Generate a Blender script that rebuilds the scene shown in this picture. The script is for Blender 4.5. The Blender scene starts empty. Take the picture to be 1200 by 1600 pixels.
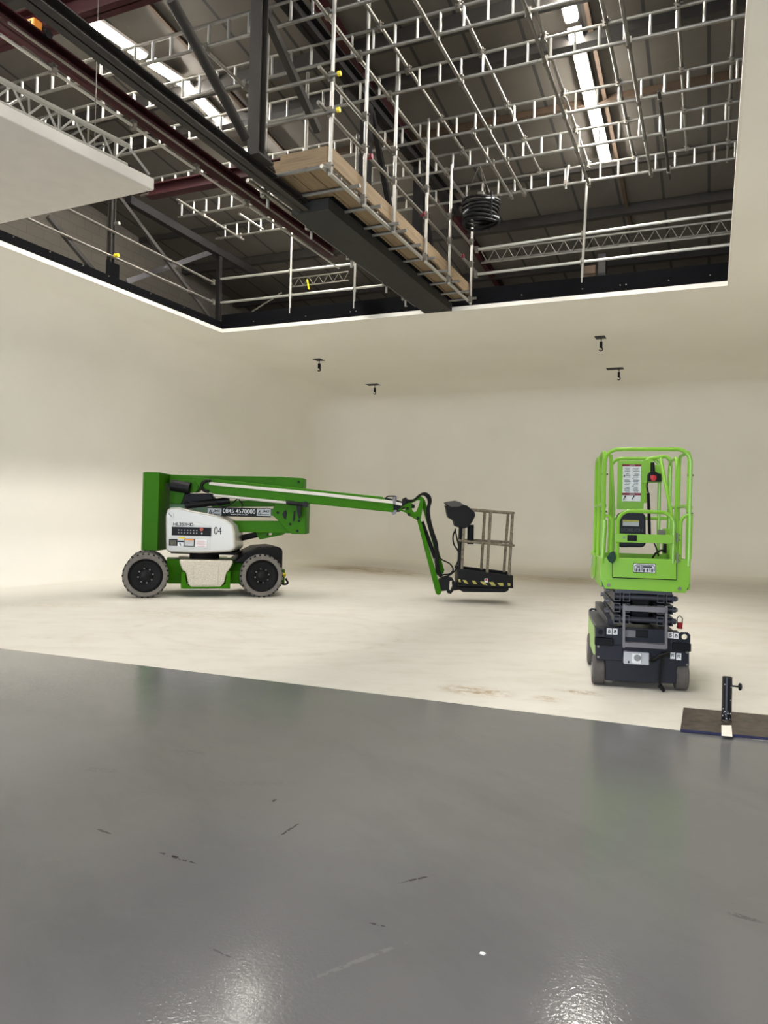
import bpy, bmesh, math, random
from mathutils import Vector, Matrix
from mathutils.geometry import tessellate_polygon
random.seed(7)
scene = bpy.context.scene
C = bpy.data.collections.new('studio'); scene.collection.children.link(C)
PI = math.pi

# ---------------------------------------------------------------- mesh builder
class MB:
    def __init__(s): s.v = []; s.f = []
    def add(s, vs, fs):
        o = len(s.v); s.v += [Vector(p) for p in vs]; s.f += [tuple(o+i for i in f) for f in fs]; return s
    def box(s, x0, x1, y0, y1, z0, z1):
        x0, x1 = min(x0, x1), max(x0, x1); y0, y1 = min(y0, y1), max(y0, y1); z0, z1 = min(z0, z1), max(z0, z1)
        return s.add([(x0,y0,z0),(x1,y0,z0),(x1,y1,z0),(x0,y1,z0),(x0,y0,z1),(x1,y0,z1),(x1,y1,z1),(x0,y1,z1)],
                     [(0,3,2,1),(4,5,6,7),(0,1,5,4),(1,2,6,5),(2,3,7,6),(3,0,4,7)])
    def beam(s, p, q, w, h, up=(0,0,1)):
        p = Vector(p); q = Vector(q); d = (q-p).normalized(); a = d.cross(Vector(up))
        if a.length < 1e-4: a = d.cross(Vector((0,1,0)))
        a.normalize(); b = a.cross(d)
        vs = []
        for e in (p, q):
            for i, j in ((-1,-1),(1,-1),(1,1),(-1,1)): vs.append(e + a*i*w/2 + b*j*h/2)
        return s.add(vs, [(0,3,2,1),(4,5,6,7),(0,1,5,4),(1,2,6,5),(2,3,7,6),(3,0,4,7)])
    def tube(s, p, q, r, n=10, r2=None):
        p = Vector(p); q = Vector(q); d = (q-p).normalized(); r2 = r if r2 is None else r2
        a = d.cross(Vector((0,0,1)))
        if a.length < 1e-3: a = Vector((1,0,0))
        a.normalize(); b = d.cross(a)
        vs = []
        for e, rr in ((p, r), (q, r2)):
            for i in range(n):
                t = 2*PI*i/n; vs.append(e + (a*math.cos(t) + b*math.sin(t))*rr)
        fs = [(i, (i+1) % n, n+(i+1) % n, n+i) for i in range(n)]
        fs += [tuple(range(n-1, -1, -1)), tuple(range(n, 2*n))]
        return s.add(vs, fs)
    def path(s, pts, r, n=8, closed=False):
        P = [Vector(p) for p in pts]; m = len(P); a = None; vs = []
        for i in range(m):
            if closed: d = P[(i+1) % m] - P[i-1]
            else: d = P[min(i+1, m-1)] - P[max(i-1, 0)]
            if d.length < 1e-9: d = Vector((0,0,1))
            d.normalize()
            if a is None:
                a = d.cross(Vector((0,0,1)))
                if a.length < 1e-3: a = d.cross(Vector((0,1,0)))
            a = (a - d*a.dot(d)).normalized(); b = d.cross(a)
            for k in range(n):
                t = 2*PI*k/n; vs.append(P[i] + (a*math.cos(t) + b*math.sin(t))*r)
        fs = []
        for i in range(m if closed else m-1):
            j = (i+1) % m
            for k in range(n): fs.append((i*n+k, i*n+(k+1) % n, j*n+(k+1) % n, j*n+k))
        if not closed: fs += [tuple(range(n-1, -1, -1)), tuple((m-1)*n+k for k in range(n))]
        return s.add(vs, fs)
    def prism(s, poly, a, b, plane='xz', holes=()):
        loops = [list(poly)] + [list(h) for h in holes]
        def P(p, t):
            return {'xz': (p[0], t, p[1]), 'xy': (p[0], p[1], t), 'yz': (t, p[0], p[1])}[plane]
        flat = [p for l in loops for p in l]; n = len(flat)
        tris = tessellate_polygon([[Vector((p[0], p[1], 0)) for p in l] for l in loops]) if (holes or len(poly) > 4) else None
        vs = [P(p, a) for p in flat] + [P(p, b) for p in flat]
        fs = []
        if holes:
            for t in tris: fs += [tuple(t), tuple(n+i for i in reversed(t))]
        else:
            fs += [tuple(range(n)), tuple(range(2*n-1, n-1, -1))]
        o = 0
        for l in loops:
            m = len(l)
            for i in range(m): j = (i+1) % m; fs.append((o+i, n+o+i, n+o+j, o+j))
            o += m
        return s.add(vs, fs)
    def lathe(s, prof, c, axis='y', n=28, caps=True):
        vs = []; c = Vector(c)
        for (r, h) in prof:
            for k in range(n):
                t = 2*PI*k/n; x, y = r*math.cos(t), r*math.sin(t)
                vs.append(c + Vector({'y': (x, h, y), 'z': (x, y, h), 'x': (h, x, y)}[axis]))
        m = len(prof); fs = []
        for i in range(m-1):
            for k in range(n): fs.append((i*n+k, i*n+(k+1) % n, (i+1)*n+(k+1) % n, (i+1)*n+k))
        if caps: fs += [tuple(range(n-1, -1, -1)), tuple((m-1)*n+k for k in range(n))]
        return s.add(vs, fs)
    def mesh(s, name, ang=35):
        me = bpy.data.meshes.new(name); me.from_pydata([tuple(v) for v in s.v], [], s.f)
        bm = bmesh.new(); bm.from_mesh(me); bmesh.ops.recalc_face_normals(bm, faces=bm.faces)
        for f in bm.faces: f.smooth = True
        for e in bm.edges:
            if len(e.link_faces) == 2 and e.calc_face_angle(0) > math.radians(ang): e.smooth = False
        bm.to_mesh(me); bm.free(); return me
    def build(s, name, mat, parent=None, bevel=0, seg=2, label=None, ang=35):
        o = bpy.data.objects.new(name, s.mesh(name, ang)); C.objects.link(o); o.data.materials.append(mat)
        if parent: o.parent = parent
        if bevel:
            m = o.modifiers.new('bevel', 'BEVEL'); m.width = bevel; m.segments = seg; m.limit_method = 'ANGLE'; m.angle_limit = math.radians(35); m.harden_normals = True
        if label: o['label'] = label
        return o
def box(*a): return MB().box(*a)
def empty(name, loc, rz=0):
    o = bpy.data.objects.new(name, None); C.objects.link(o); o.location = loc; o.rotation_euler = (0,0,rz); o.empty_display_size = .2; return o
def tag(o, label, cat, group=None):
    o['label'] = label; o['category'] = cat
    if group: o['group'] = group
    return o
def struct(o): o['kind'] = 'structure'; return o
def child(mesh_src, name, parent, loc=(0,0,0), rot=None):
    c = mesh_src.copy(); c.name = name; C.objects.link(c); c.parent = parent; c.location = loc
    if rot: c.rotation_euler = rot
    return c
def arc(cx, cy, r, a0, a1, n=8):
    return [(cx + r*math.cos(math.radians(a0+(a1-a0)*i/n)), cy + r*math.sin(math.radians(a0+(a1-a0)*i/n))) for i in range(n+1)]
def smooth(pts, k=6):
    P = [Vector(p) for p in pts]; P = [P[0]*2-P[1]] + P + [P[-1]*2-P[-2]]; out = []
    for i in range(1, len(P)-2):
        a, b, c, d = P[i-1:i+3]
        for j in range(k):
            t = j/k; out.append(0.5*((2*b) + (c-a)*t + (2*a-5*b+4*c-d)*t*t + (3*b-a-3*c+d)*t**3))
    out.append(P[-2]); return out
def text_fit(s, rect, y, name, mat, parent, shear=0.0, bold=0.0):
    """lettering fitted in the rectangle (x0,z0,x1,z1) on a plane of constant y facing -y"""
    cu = bpy.data.curves.new(name, 'FONT'); cu.body = s; cu.shear = shear; cu.extrude = 0.0; cu.offset = bold
    ob = bpy.data.objects.new(name, cu); C.objects.link(ob); bpy.context.view_layer.update()
    me = bpy.data.meshes.new_from_object(ob.evaluated_get(bpy.context.evaluated_depsgraph_get()))
    bpy.data.objects.remove(ob)
    xs = [v.co.x for v in me.vertices]; ys = [v.co.y for v in me.vertices]
    x0, z0, x1, z1 = rect; sx = (x1-x0)/(max(xs)-min(xs)); sy = (z1-z0)/(max(ys)-min(ys)); mx, my = min(xs), min(ys)
    for v in me.vertices: v.co = (x0+(v.co.x-mx)*sx, y, z0+(v.co.y-my)*sy)
    o = bpy.data.objects.new(name, me); C.objects.link(o); me.materials.clear(); me.materials.append(mat); o.parent = parent
    return o

# ---------------------------------------------------------------- materials
def lin(c):
    c = c.lstrip('#'); r = [int(c[i:i+2], 16)/255 for i in (0,2,4)]
    return tuple(x/12.92 if x <= .04045 else ((x+.055)/1.055)**2.4 for x in r) + (1,)
class NT:
    def __init__(s, name):
        s.m = bpy.data.materials.new(name); s.m.use_nodes = True; s.t = s.m.node_tree; s.b = s.t.nodes['Principled BSDF']
    def n(s, kind, **kw):
        x = s.t.nodes.new(kind)
        for k, v in kw.items(): setattr(x, k, v)
        return x
    def l(s, a, b): s.t.links.new(a, b)
    def coord(s, which='Object'): return s.n('ShaderNodeTexCoord').outputs[which]
    def noise(s, vec, scale, detail=3, rough=.5):
        x = s.n('ShaderNodeTexNoise'); x.inputs['Scale'].default_value = scale; x.inputs['Detail'].default_value = detail; x.inputs['Roughness'].default_value = rough
        s.l(vec, x.inputs['Vector']); return x.outputs['Fac']
    def ramp(s, fac, stops):
        x = s.n('ShaderNodeValToRGB'); e = x.color_ramp.elements
        while len(e) < len(stops): e.new(.5)
        for i, (p, c) in enumerate(stops): e[i].position = p; e[i].color = c if len(c) == 4 else (*c, 1)
        s.l(fac, x.inputs['Fac']); return x.outputs['Color']
    def math(s, op, a, b=None, clamp=False):
        x = s.n('ShaderNodeMath', operation=op); x.use_clamp = clamp
        for i, v in enumerate((a, b)):
            if v is None: continue
            if isinstance(v, (int, float)): x.inputs[i].default_value = v
            else: s.l(v, x.inputs[i])
        return x.outputs[0]
    def mix(s, fac, a, b):
        x = s.n('ShaderNodeMix', data_type='RGBA')
        for sock, v in ((x.inputs[0], fac), (x.inputs[6], a), (x.inputs[7], b)):
            if isinstance(v, (int, float)): sock.default_value = v
            elif isinstance(v, tuple): sock.default_value = v
            else: s.l(v, sock)
        return x.outputs[2]
    def bump(s, h, strength, dist=.01):
        x = s.n('ShaderNodeBump'); x.inputs['Strength'].default_value = strength; x.inputs['Distance'].default_value = dist
        s.l(h, x.inputs['Height']); s.l(x.outputs['Normal'], s.b.inputs['Normal'])
    def mapped(s, vec, loc=(0,0,0), rot=(0,0,0), scale=(1,1,1)):
        x = s.n('ShaderNodeMapping', vector_type='TEXTURE'); s.l(vec, x.inputs['Vector'])
        x.inputs['Location'].default_value = loc; x.inputs['Rotation'].default_value = rot; x.inputs['Scale'].default_value = scale
        return x.outputs['Vector']
    def blob(s, vec, cx, cy, rx, ry, rot=0, soft=.5):
        """1 inside an ellipse on the floor, falling to 0 at its rim"""
        v = s.mapped(vec, (cx, cy, 0), (0,0,math.radians(rot)), (rx, ry, 1000))
        x = s.n('ShaderNodeVectorMath', operation='LENGTH'); s.l(v, x.inputs[0])
        r = s.n('ShaderNodeMapRange', interpolation_type='SMOOTHSTEP'); r.inputs['From Min'].default_value = 1; r.inputs['From Max'].default_value = 1-soft
        s.l(x.outputs['Value'], r.inputs['Value']); return r.outputs['Result']
def mat(name, col, rough=.5, metal=0.0, var=0.0, vscale=6, bump=0.0, bscale=60, emit=0, coat=0, dark=None, spec=.5):
    k = NT(name); k.b.inputs['Roughness'].default_value = rough; k.b.inputs['Metallic'].default_value = metal
    c = lin(col); k.b.inputs['Base Color'].default_value = c; k.b.inputs['Specular IOR Level'].default_value = spec
    if coat: k.b.inputs['Coat Weight'].default_value = coat; k.b.inputs['Coat Roughness'].default_value = .08
    if var:
        d = lin(dark) if dark else tuple(x*(1-var) for x in c[:3]) + (1,)
        k.l(k.ramp(k.noise(k.coord(), vscale, 4, .6), [(.35, d), (.65, c)]), k.b.inputs['Base Color'])
    if bump: k.bump(k.noise(k.coord(), bscale, 2), bump, .004)
    if emit: k.b.inputs['Emission Color'].default_value = c; k.b.inputs['Emission Strength'].default_value = emit
    return k.m
M = {}
M['lime'] = mat('lime_paint', '#83BC38', .35, coat=.2)
M['green'] = mat('lift_green_paint', '#336E00', .48, spec=.12)
M['hood'] = mat('white_hood_plastic', '#B6B4AB', .25, coat=.4)
M['trough'] = mat('dirty_white_plastic', '#D9D3C4', .55, var=.3, vscale=60, dark='#B5AD9D')
M['black'] = mat('black_plastic', '#0C0C0F', .5, spec=.25)
M['rubber'] = mat('grey_rubber', '#77726C', .85, var=.2, vscale=15)
M['tread'] = mat('dark_grey_tread', '#5A5653', .85, var=.2, vscale=25, bump=.5, bscale=45)
M['rim'] = mat('black_rim_paint', '#0C0C0F', .6, spec=.25, var=.3, vscale=20, dark='#0B0B0D')
M['navy'] = mat('dark_chassis_paint', '#20222C', .42, spec=.3)
M['steel_grey'] = mat('grey_painted_steel', '#77757A', .38, metal=.3)
M['scissor_steel'] = mat('scissor_arm_steel', '#4A4B52', .4, metal=.3)
M['galv'] = mat('galvanised_tube', '#87847D', .42, metal=.7, var=.2, vscale=9)
M['rung'] = mat('aluminium_rung', '#B3B1AA', .38, metal=.55)
M['basket_rail'] = mat('worn_basket_rail', '#8C8372', .55, metal=.25, var=.45, vscale=28, dark='#5E5648')
M['coupler'] = mat('coupler_steel', '#6E6A62', .5, metal=.6)
M['dark_steel'] = mat('dark_grey_steel', '#35322F', .65, spec=.25, var=.2, vscale=4)
M['black_steel'] = mat('black_steel', '#1A1818', .7, spec=.2, var=.2, vscale=4)
M['red_steel'] = mat('oxide_red_steel', '#360F13', .65, spec=.25, var=.25, vscale=4)
M['clad'] = mat('dark_grey_cladding', '#3A3A37', .85, spec=.2, var=.1, vscale=5)
M['kerb'] = mat('black_kerb_paint', '#0B0B0E', .9, spec=.08)
M['lip'] = mat('white_lip_paint', '#EDE9E0', .6)
M['panel'] = mat('white_flat_canvas', '#D5D1CA', .8, var=.06, vscale=3)
M['white'] = mat('white_decal', '#E4E6E8', .5)
M['silver'] = mat('silver_decal', '#B4B8BA', .4)
M['inkd'] = mat('dark_ink', '#0C0D11', .5, spec=.2)
M['greyink'] = mat('grey_ink', '#8A8C8E', .6)
M['red'] = mat('red_plastic', '#C0202A', .4)
M['maroon'] = mat('dark_red_print', '#7A1830', .5)
M['yellow'] = mat('yellow_plastic', '#E3CF25', .5)
M['hazard'] = mat('faded_yellow_stripe', '#B9B25C', .6, var=.25, vscale=30)
M['orange'] = mat('orange_paint', '#F0952A', .5)
M['dkgreen'] = mat('dark_green_cloth', '#123A2C', .8)
M['pale_box'] = mat('pale_grey_box', '#B9BCC2', .5)
M['brown'] = mat('brown_timber', '#4A3826', .8, var=.3)
M['oldplate'] = mat('worn_black_plate', '#5A4F45', .42, metal=.3, var=.5, vscale=14, dark='#2A2420')
M['tubeblk'] = mat('scuffed_black_tube', '#14141C', .3, var=.0)
M['wire'] = mat('black_cable', '#0B0B0C', .55, spec=.25)
M['blueedge'] = mat('blue_edge_paint', '#24264E', .5)
M['block'] = None
def wood(name='scaffold_board_timber', sc=(.12, 2.2, .12)):
    k = NT(name); v = k.coord()
    a = k.mapped(v, scale=sc); f = k.noise(a, 3.0, 5, .65)
    col = k.ramp(f, [(.3, lin('#705E48')), (.55, lin('#8E7A5E')), (.75, lin('#7C694F'))])
    st = k.noise(v, 1.3, 3); col = k.mix(k.math('MULTIPLY', st, .35), col, lin('#6A5A42'))
    k.l(col, k.b.inputs['Base Color']); k.b.inputs['Roughness'].default_value = .8; return k.m
M['wood'] = wood(); M['wood_end'] = wood('cross_board_timber', (1.6, .1, .06))
def wall_paint():
    k = NT('cove_white_paint'); v = k.coord()
    f = k.noise(v, .35, 3, .5)
    k.l(k.ramp(f, [(.35, lin('#EFECE3')), (.65, lin('#F4F1E9'))]), k.b.inputs['Base Color'])
    k.b.inputs['Roughness'].default_value = .7; return k.m
M['wall'] = wall_paint()
def white_floor():
    k = NT('scuffed_white_floor'); v = k.coord()
    big = k.noise(v, .5, 5, .6); col = k.ramp(big, [(.3, lin('#CBC7BE')), (.7, lin('#D6D3CB'))])
    s = k.mapped(v, rot=(0,0,math.radians(25)), scale=(1.2,.6,1)); sc = k.noise(s, 1.8, 7, .7)
    col = k.mix(k.math('MULTIPLY', k.ramp(sc, [(.48, (0,0,0)), (.7, (1,1,1))]), .26), col, lin('#A89C86'))
    # brown dusty stains and the long dirty streak at the back
    br = k.noise(v, 9, 6, .75); brm = k.ramp(br, [(.42, (0,0,0)), (.6, (1,1,1))])
    streak = k.noise(k.mapped(v, rot=(0,0,math.radians(-14)), scale=(1.2,.3,1)), 2.2, 6, .7); stm = k.ramp(streak, [(.35, (0,0,0)), (.62, (1,1,1))])
    for (cx, cy, rx, ry, rot, amt, hexc, m) in STAINS:
        b = k.blob(v, cx, cy, rx, ry, rot, .8)
        k_m = k.math('MULTIPLY', k.math('MULTIPLY', b, amt), brm if m else stm)
        col = k.mix(k_m, col, lin(hexc))
    for (cx, cy, r0, wd, a_, amt) in ARCS:   # tyre scuffs that turn in circles
        w = k.mapped(v, (cx, cy, 0), (0,0,0), (1,1,1000)); ln = k.n('ShaderNodeVectorMath', operation='LENGTH'); k.l(w, ln.inputs[0])
        d = k.math('ABSOLUTE', k.math('SUBTRACT', ln.outputs['Value'], r0))
        band = k.math('SUBTRACT', 1, k.math('DIVIDE', d, wd), True)
        col = k.mix(k.math('MULTIPLY', k.math('MULTIPLY', band, amt), k.ramp(k.noise(v, 4, 5, .7), [(.45, (0,0,0)), (.65, (1,1,1))])), col, lin('#A79B86'))
    # floor colour fades into the wall paint's colour along the coves
    sp = k.n('ShaderNodeSeparateXYZ'); k.l(v, sp.inputs[0]); cl = None
    for sock, a, b in ((sp.outputs['X'], -8.6, -11.0), (sp.outputs['Y'], 18.6, 22.3), (sp.outputs['X'], 1.2, 3.4)):
        r = k.n('ShaderNodeMapRange', interpolation_type='SMOOTHSTEP'); r.inputs['From Min'].default_value = a; r.inputs['From Max'].default_value = b
        if a > b: r.inputs['From Min'].default_value = b; r.inputs['From Max'].default_value = a; r.inputs['To Min'].default_value = 1; r.inputs['To Max'].default_value = 0
        k.l(sock, r.inputs['Value']); cl = r.outputs['Result'] if cl is None else k.math('MAXIMUM', cl, r.outputs['Result'])
    col = k.mix(k.math('MULTIPLY', cl, .92), col, lin('#F0EDE4'))
    k.l(col, k.b.inputs['Base Color']); k.b.inputs['Roughness'].default_value = .6
    k.b.inputs['Specular IOR Level'].default_value = .3
    return k.m
STAINS = [(*(-1.729, 5.843, 0.0)[:2], .42, .24, 0, .95, '#9C8460', 1), (*(-0.937, 6.246, 0.0)[:2], .28, .12, 0, 1.0, '#927A56', 1), (*(-1.159, 5.875, 0.0)[:2], .16, .14, 0, .85, '#A08A64', 1),
          (*(-8.279, 17.627, -0.0)[:2], 3.4, 1.3, -24, 1.0, '#8E7A50', 0), (*(-10.246, 18.045, 0.0)[:2], 2.8, .8, -20, .95, '#8E7A50', 0), (*(-3.497, 17.923, 0.0)[:2], 3.2, 1.6, 0, .75, '#A08E66', 0),
          (*(-6.461, 8.243, 0.0)[:2], 1.6, .7, 20, .35, '#A89A80', 1), (*(-8.883, 7.837, 0.0)[:2], 1.5, .4, 30, .3, '#A89A80', 1), (*(-6.635, 5.866, 0.0)[:2], .25, .08, 20, .5, '#A89A80', 1)]
ARCS = [(*(-4.833, 7.622, 0.0)[:2], 1.6, .1, 0, .35), (*(-4.833, 7.622, 0.0)[:2], 1.25, .08, 0, .3), (*(-5.45, 6.42, 0.0)[:2], .9, .09, 0, .3), (*(-3.951, 9.969, 0.0)[:2], 2.4, .08, 0, .25)]
def grey_floor():
    k = NT('glossy_grey_floor_paint'); v = k.coord()
    f = k.noise(v, .7, 5, .6); col = k.ramp(f, [(.3, lin('#69696A')), (.7, lin('#717172'))])
    scf = k.noise(k.mapped(v, rot=(0,0,math.radians(30)), scale=(1.3,.5,1)), 2.5, 6, .7)
    col = k.mix(k.math('MULTIPLY', k.ramp(scf, [(.58, (0,0,0)), (.75, (1,1,1))]), .22), col, lin('#7C7B78'))
    sm = k.noise(k.mapped(v, rot=(0,0,math.radians(-35)), scale=(1.6,.6,1)), .9, 5, .65); col = k.mix(k.math('MULTIPLY', k.ramp(sm, [(.5, (0,0,0)), (.7, (1,1,1))]), .35), col, lin('#58585A'))
    dash = k.ramp(k.noise(v, 38, 2), [(.44, (0,0,0)), (.5, (1,1,1))])
    for (cx, cy, rx, ry, rot, hexc, amt) in SCUFFS:
        col = k.mix(k.math('MULTIPLY', k.math('MULTIPLY', k.blob(v, cx, cy, rx, ry, rot, .5), amt), dash), col, lin(hexc))
    k.l(col, k.b.inputs['Base Color'])
    rg = k.noise(v, 1.1, 4, .6)
    r = k.n('ShaderNodeMapRange'); r.inputs['To Min'].default_value = .08; r.inputs['To Max'].default_value = .17; k.l(rg, r.inputs['Value'])
    k.l(r.outputs['Result'], k.b.inputs['Roughness'])
    k.b.inputs['Specular IOR Level'].default_value = .36
    k.bump(k.noise(v, 75, 2, .5), .13, .004)
    return k.m
def scuff(a, b, wd, hexc, amt):
    (x0,y0,_),(x1,y1,_) = a, b
    return ((x0+x1)/2, (y0+y1)/2, math.hypot(x1-x0, y1-y0)/2, wd, math.degrees(math.atan2(y1-y0, x1-x0)), hexc, amt)
SCUFFS = [scuff(*[(-2.062, 2.44, 0.0), (-1.831, 2.425, 0.0)], .012, '#1E1E20', .9), scuff(*[(-2.028, 2.432, 0.0), (-1.923, 2.434, 0.0)], .008, '#1E1E20', .8), scuff(*[(-1.689, 2.768, 0.0), (-1.682, 2.975, 0.0)], .009, '#2A2A2C', .8),
          scuff(*[(-1.074, 2.633, 0.0), (-0.962, 2.769, 0.0)], .008, '#2A2A2C', .8), scuff(*[(-2.45, 2.494, 0.0), (-2.334, 2.48, 0.0)], .01, '#2A2A2C', .8), scuff(*[(-1.057, 2.342, 0.0), (-0.981, 2.345, 0.0)], .008, '#2A2A2C', .7),
          scuff(*[(0.069, 2.982, 0.0), (0.212, 2.958, 0.0)], .02, '#4A4A4C', .6), scuff(*[(-1.464, 1.984, -0.0), (-1.332, 1.964, 0.0)], .006, '#3A3A3C', .6),
          scuff(*[(-1.105, 1.934, 0.0), (-0.87, 2.326, 0.0)], .014, '#8A8986', .35), scuff(*[(-2.895, 3.491, 0.0), (-2.624, 3.556, 0.0)], .06, '#5E5E5E', .5), scuff(*[(-3.111, 3.025, 0.0), (-2.829, 3.107, 0.0)], .05, '#646464', .5),
          scuff(*[(-2.422, 3.127, 0.0), (-1.899, 3.403, 0.0)], .05, '#666666', .5), scuff(*[(-1.938, 3.126, 0.0), (-1.908, 3.124, 0.0)], .02, '#222222', 1)]
def roof_mat():
    k = NT('roof_lining_panels'); v = k.coord()
    sep = k.n('ShaderNodeSeparateXYZ'); k.l(v, sep.inputs[0])
    fx = k.math('FRACT', k.math('DIVIDE', k.math('ADD', sep.outputs['X'], 20.21), .835))
    j = k.math('MAXIMUM', k.math('LESS_THAN', fx, .03), k.math('GREATER_THAN', fx, .97))
    n = k.noise(v, .8, 4, .6); col = k.ramp(n, [(.3, lin('#4E4942')), (.7, lin('#57524A'))])
    st = k.ramp(k.noise(v, 2.2, 5, .7), [(.6, (0,0,0)), (.75, (1,1,1))]); col = k.mix(k.math('MULTIPLY', st, .2), col, lin('#7C7467'))
    k.l(k.mix(j, col, lin('#2A2827')), k.b.inputs['Base Color']); k.b.inputs['Roughness'].default_value = .8; return k.m
def block_mat():
    k = NT('painted_blockwork'); v = k.mapped(k.coord(), rot=(math.radians(90), 0, math.radians(90)))
    b = k.n('ShaderNodeTexBrick'); k.l(v, b.inputs['Vector']); b.inputs['Scale'].default_value = 1
    b.inputs['Brick Width'].default_value = .44; b.inputs['Row Height'].default_value = .215; b.inputs['Mortar Size'].default_value = .006
    b.inputs['Color1'].default_value = lin('#625D55'); b.inputs['Color2'].default_value = lin('#67625A'); b.inputs['Mortar'].default_value = lin('#544F48')
    k.l(b.outputs['Color'], k.b.inputs['Base Color']); k.b.inputs['Roughness'].default_value = .85; return k.m
M['wfloor'] = white_floor(); M['gfloor'] = grey_floor(); M['roof'] = roof_mat(); M['block'] = block_mat()
M['shell'] = mat('dark_cladding_wall', '#131211', .95, spec=.05)
M['tube_light'] = mat('fluorescent_tube', '#FFFAF2', .5, emit=150)
M['tube_light_new'] = mat('brighter_fluorescent_tube', '#FFFAF2', .5, emit=165)

# ---------------------------------------------------------------- camera
H = 1.4
cam = bpy.data.cameras.new('camera'); co = bpy.data.objects.new('camera', cam); C.objects.link(co)
rot = Matrix([[0.9148234, -0.0202722, 0.403345], [0.403085, -0.0157763, -0.9150266], [0.0249129, 0.99967, -0.0062611]])
co.matrix_world = Matrix.Translation((0,0,H)) @ rot.to_4x4()
cam.sensor_fit = 'VERTICAL'; cam.sensor_height = 24; cam.lens = 1160/1600*24; cam.clip_end = 200
scene.camera = co

# ---------------------------------------------------------------- setting: the studio shell
XL, XR, YB, ZC = -12.2, 4.6, 23.5, 5.4
HX0, HX1, HY0, HY1 = -10.07, 0.20, 2.0, 13.63      # the opening in the ceiling
YF = 5.42
def yf(x): return 5.446 + .0349*x      # the edge of the white paint runs slightly askew
struct(MB().prism([(XL-1.2, yf(XL-1.2)), (XR+1.2, yf(XR+1.2)), (XR+1.2, YB+1.3), (XL-1.2, YB+1.3)], -.12, 0, 'xy').build('floor', M['wfloor']))
struct(MB().prism([(XL-1.2, -9.5), (XR+1.2, -9.5), (XR+1.2, yf(XR+1.2)), (XL-1.2, yf(XL-1.2))], -.12, 0, 'xy').build('floor_grey', M['gfloor']))
# coved walls: profile swept along left wall, round corner, back wall, round corner, right wall
R1, R2, RC = 1.0, 1.1, 2.0
prof = [(R1+.02, .0)] + [(R1-R1*math.sin(a), R1-R1*math.cos(a)) for a in [PI/2*i/12 for i in range(1, 13)]] \
     + [(0, ZC*.5)] + [(R2-R2*math.cos(a), ZC-R2+R2*math.sin(a)) for a in [PI/2*i/12 for i in range(0, 13)]]
def sweep(stations, name):
    m = MB(); n = len(prof); vs = []
    for (px, py, nx, ny) in stations:
        for d, z in prof: vs.append((px+nx*d, py+ny*d, z))
    fs = [(i*n+k, (i+1)*n+k, (i+1)*n+k+1, i*n+k+1) for i in range(len(stations)-1) for k in range(n-1)]
    m.add(vs, fs); o = m.build(name, M['wall'], ang=80); return struct(o)
def corner(cx, cy, a0, a1, n=10):
    return [(cx+RC*math.cos(math.radians(a0+(a1-a0)*i/n)), cy+RC*math.sin(math.radians(a0+(a1-a0)*i/n)), -math.cos(math.radians(a0+(a1-a0)*i/n)), -math.sin(math.radians(a0+(a1-a0)*i/n))) for i in range(n+1)]
cl = corner(XL+RC, YB-RC, 180, 90); cr = corner(XR-RC, YB-RC, 90, 0)
sweep([(XL, 2.0, 1, 0), (XL, 12, 1, 0)] + cl, 'wall_left')
sweep([cl[-1]] + cr[:1], 'wall_back')
sweep(cr + [(XR, 12, -1, 0), (XR, 2.0, -1, 0)], 'wall_right')
# ceiling slab round the opening
cm = MB()
TH = .06
cm.box(XL+R2-.02, HX0, 2.0, YB-R2+.02, ZC, ZC+TH); cm.box(HX1, XR-R2+.02, 2.0, YB-R2+.02, ZC, ZC+TH); cm.box(HX0, HX1, HY1, YB-R2+.02, ZC, ZC+TH)
struct(cm.build('ceiling', M['wall']))
# white lip and black kerb boards round the opening
lip = MB(); lip.box(HX0, HX0+.05, 2.0, HY1, ZC-.004, ZC+.075); lip.box(HX1-.03, HX1, 2.0, HY1, ZC-.004, ZC+.075); lip.box(HX0, HX1, HY1-.05, HY1, ZC-.004, ZC+.075)
struct(lip.build('trim_1', M['lip']))
kerb = MB(); kerb.box(HX0-.05, HX0+.02, 2.0, HY1+.05, ZC+.075, ZC+.25); kerb.box(HX0, HX1, HY1-.02, HY1+.05, ZC+.075, ZC+.4); kerb.box(HX1-.02, HX1+.05, 2.0, HY1+.05, ZC+.075, ZC+.38)
kerb.box(HX0, HX0+.05, 2.0, HY1, ZC+.075, ZC+.14); kerb.box(HX0, HX1, HY1-.05, HY1, ZC+.075, ZC+.2)
k_o = struct(kerb.build('trim_2', M['kerb'], bevel=.004))
bolts = MB()
for x, z in ((-9.2,.22),(-7.9,.22),(-6.85,.22),(-6.72,.22),(-5.6,.22),(-3.3,.22),(-2.2,.22),(-1.55,.22),(-1.45,.22),(-.75,.22),(-.1,.24)): bolts.tube((x, HY1-.055, ZC+z-.04), (x, HY1-.04, ZC+z-.04), .012, 8)
for y in (8.2, 8.9, 9.6, 10.2, 11.3, 12.3): bolts.tube((HX0+.015, y, ZC+.22), (HX0+.03, y, ZC+.22), .012, 8)
struct(bolts.build('trim_3', M['galv'], k_o))
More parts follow.
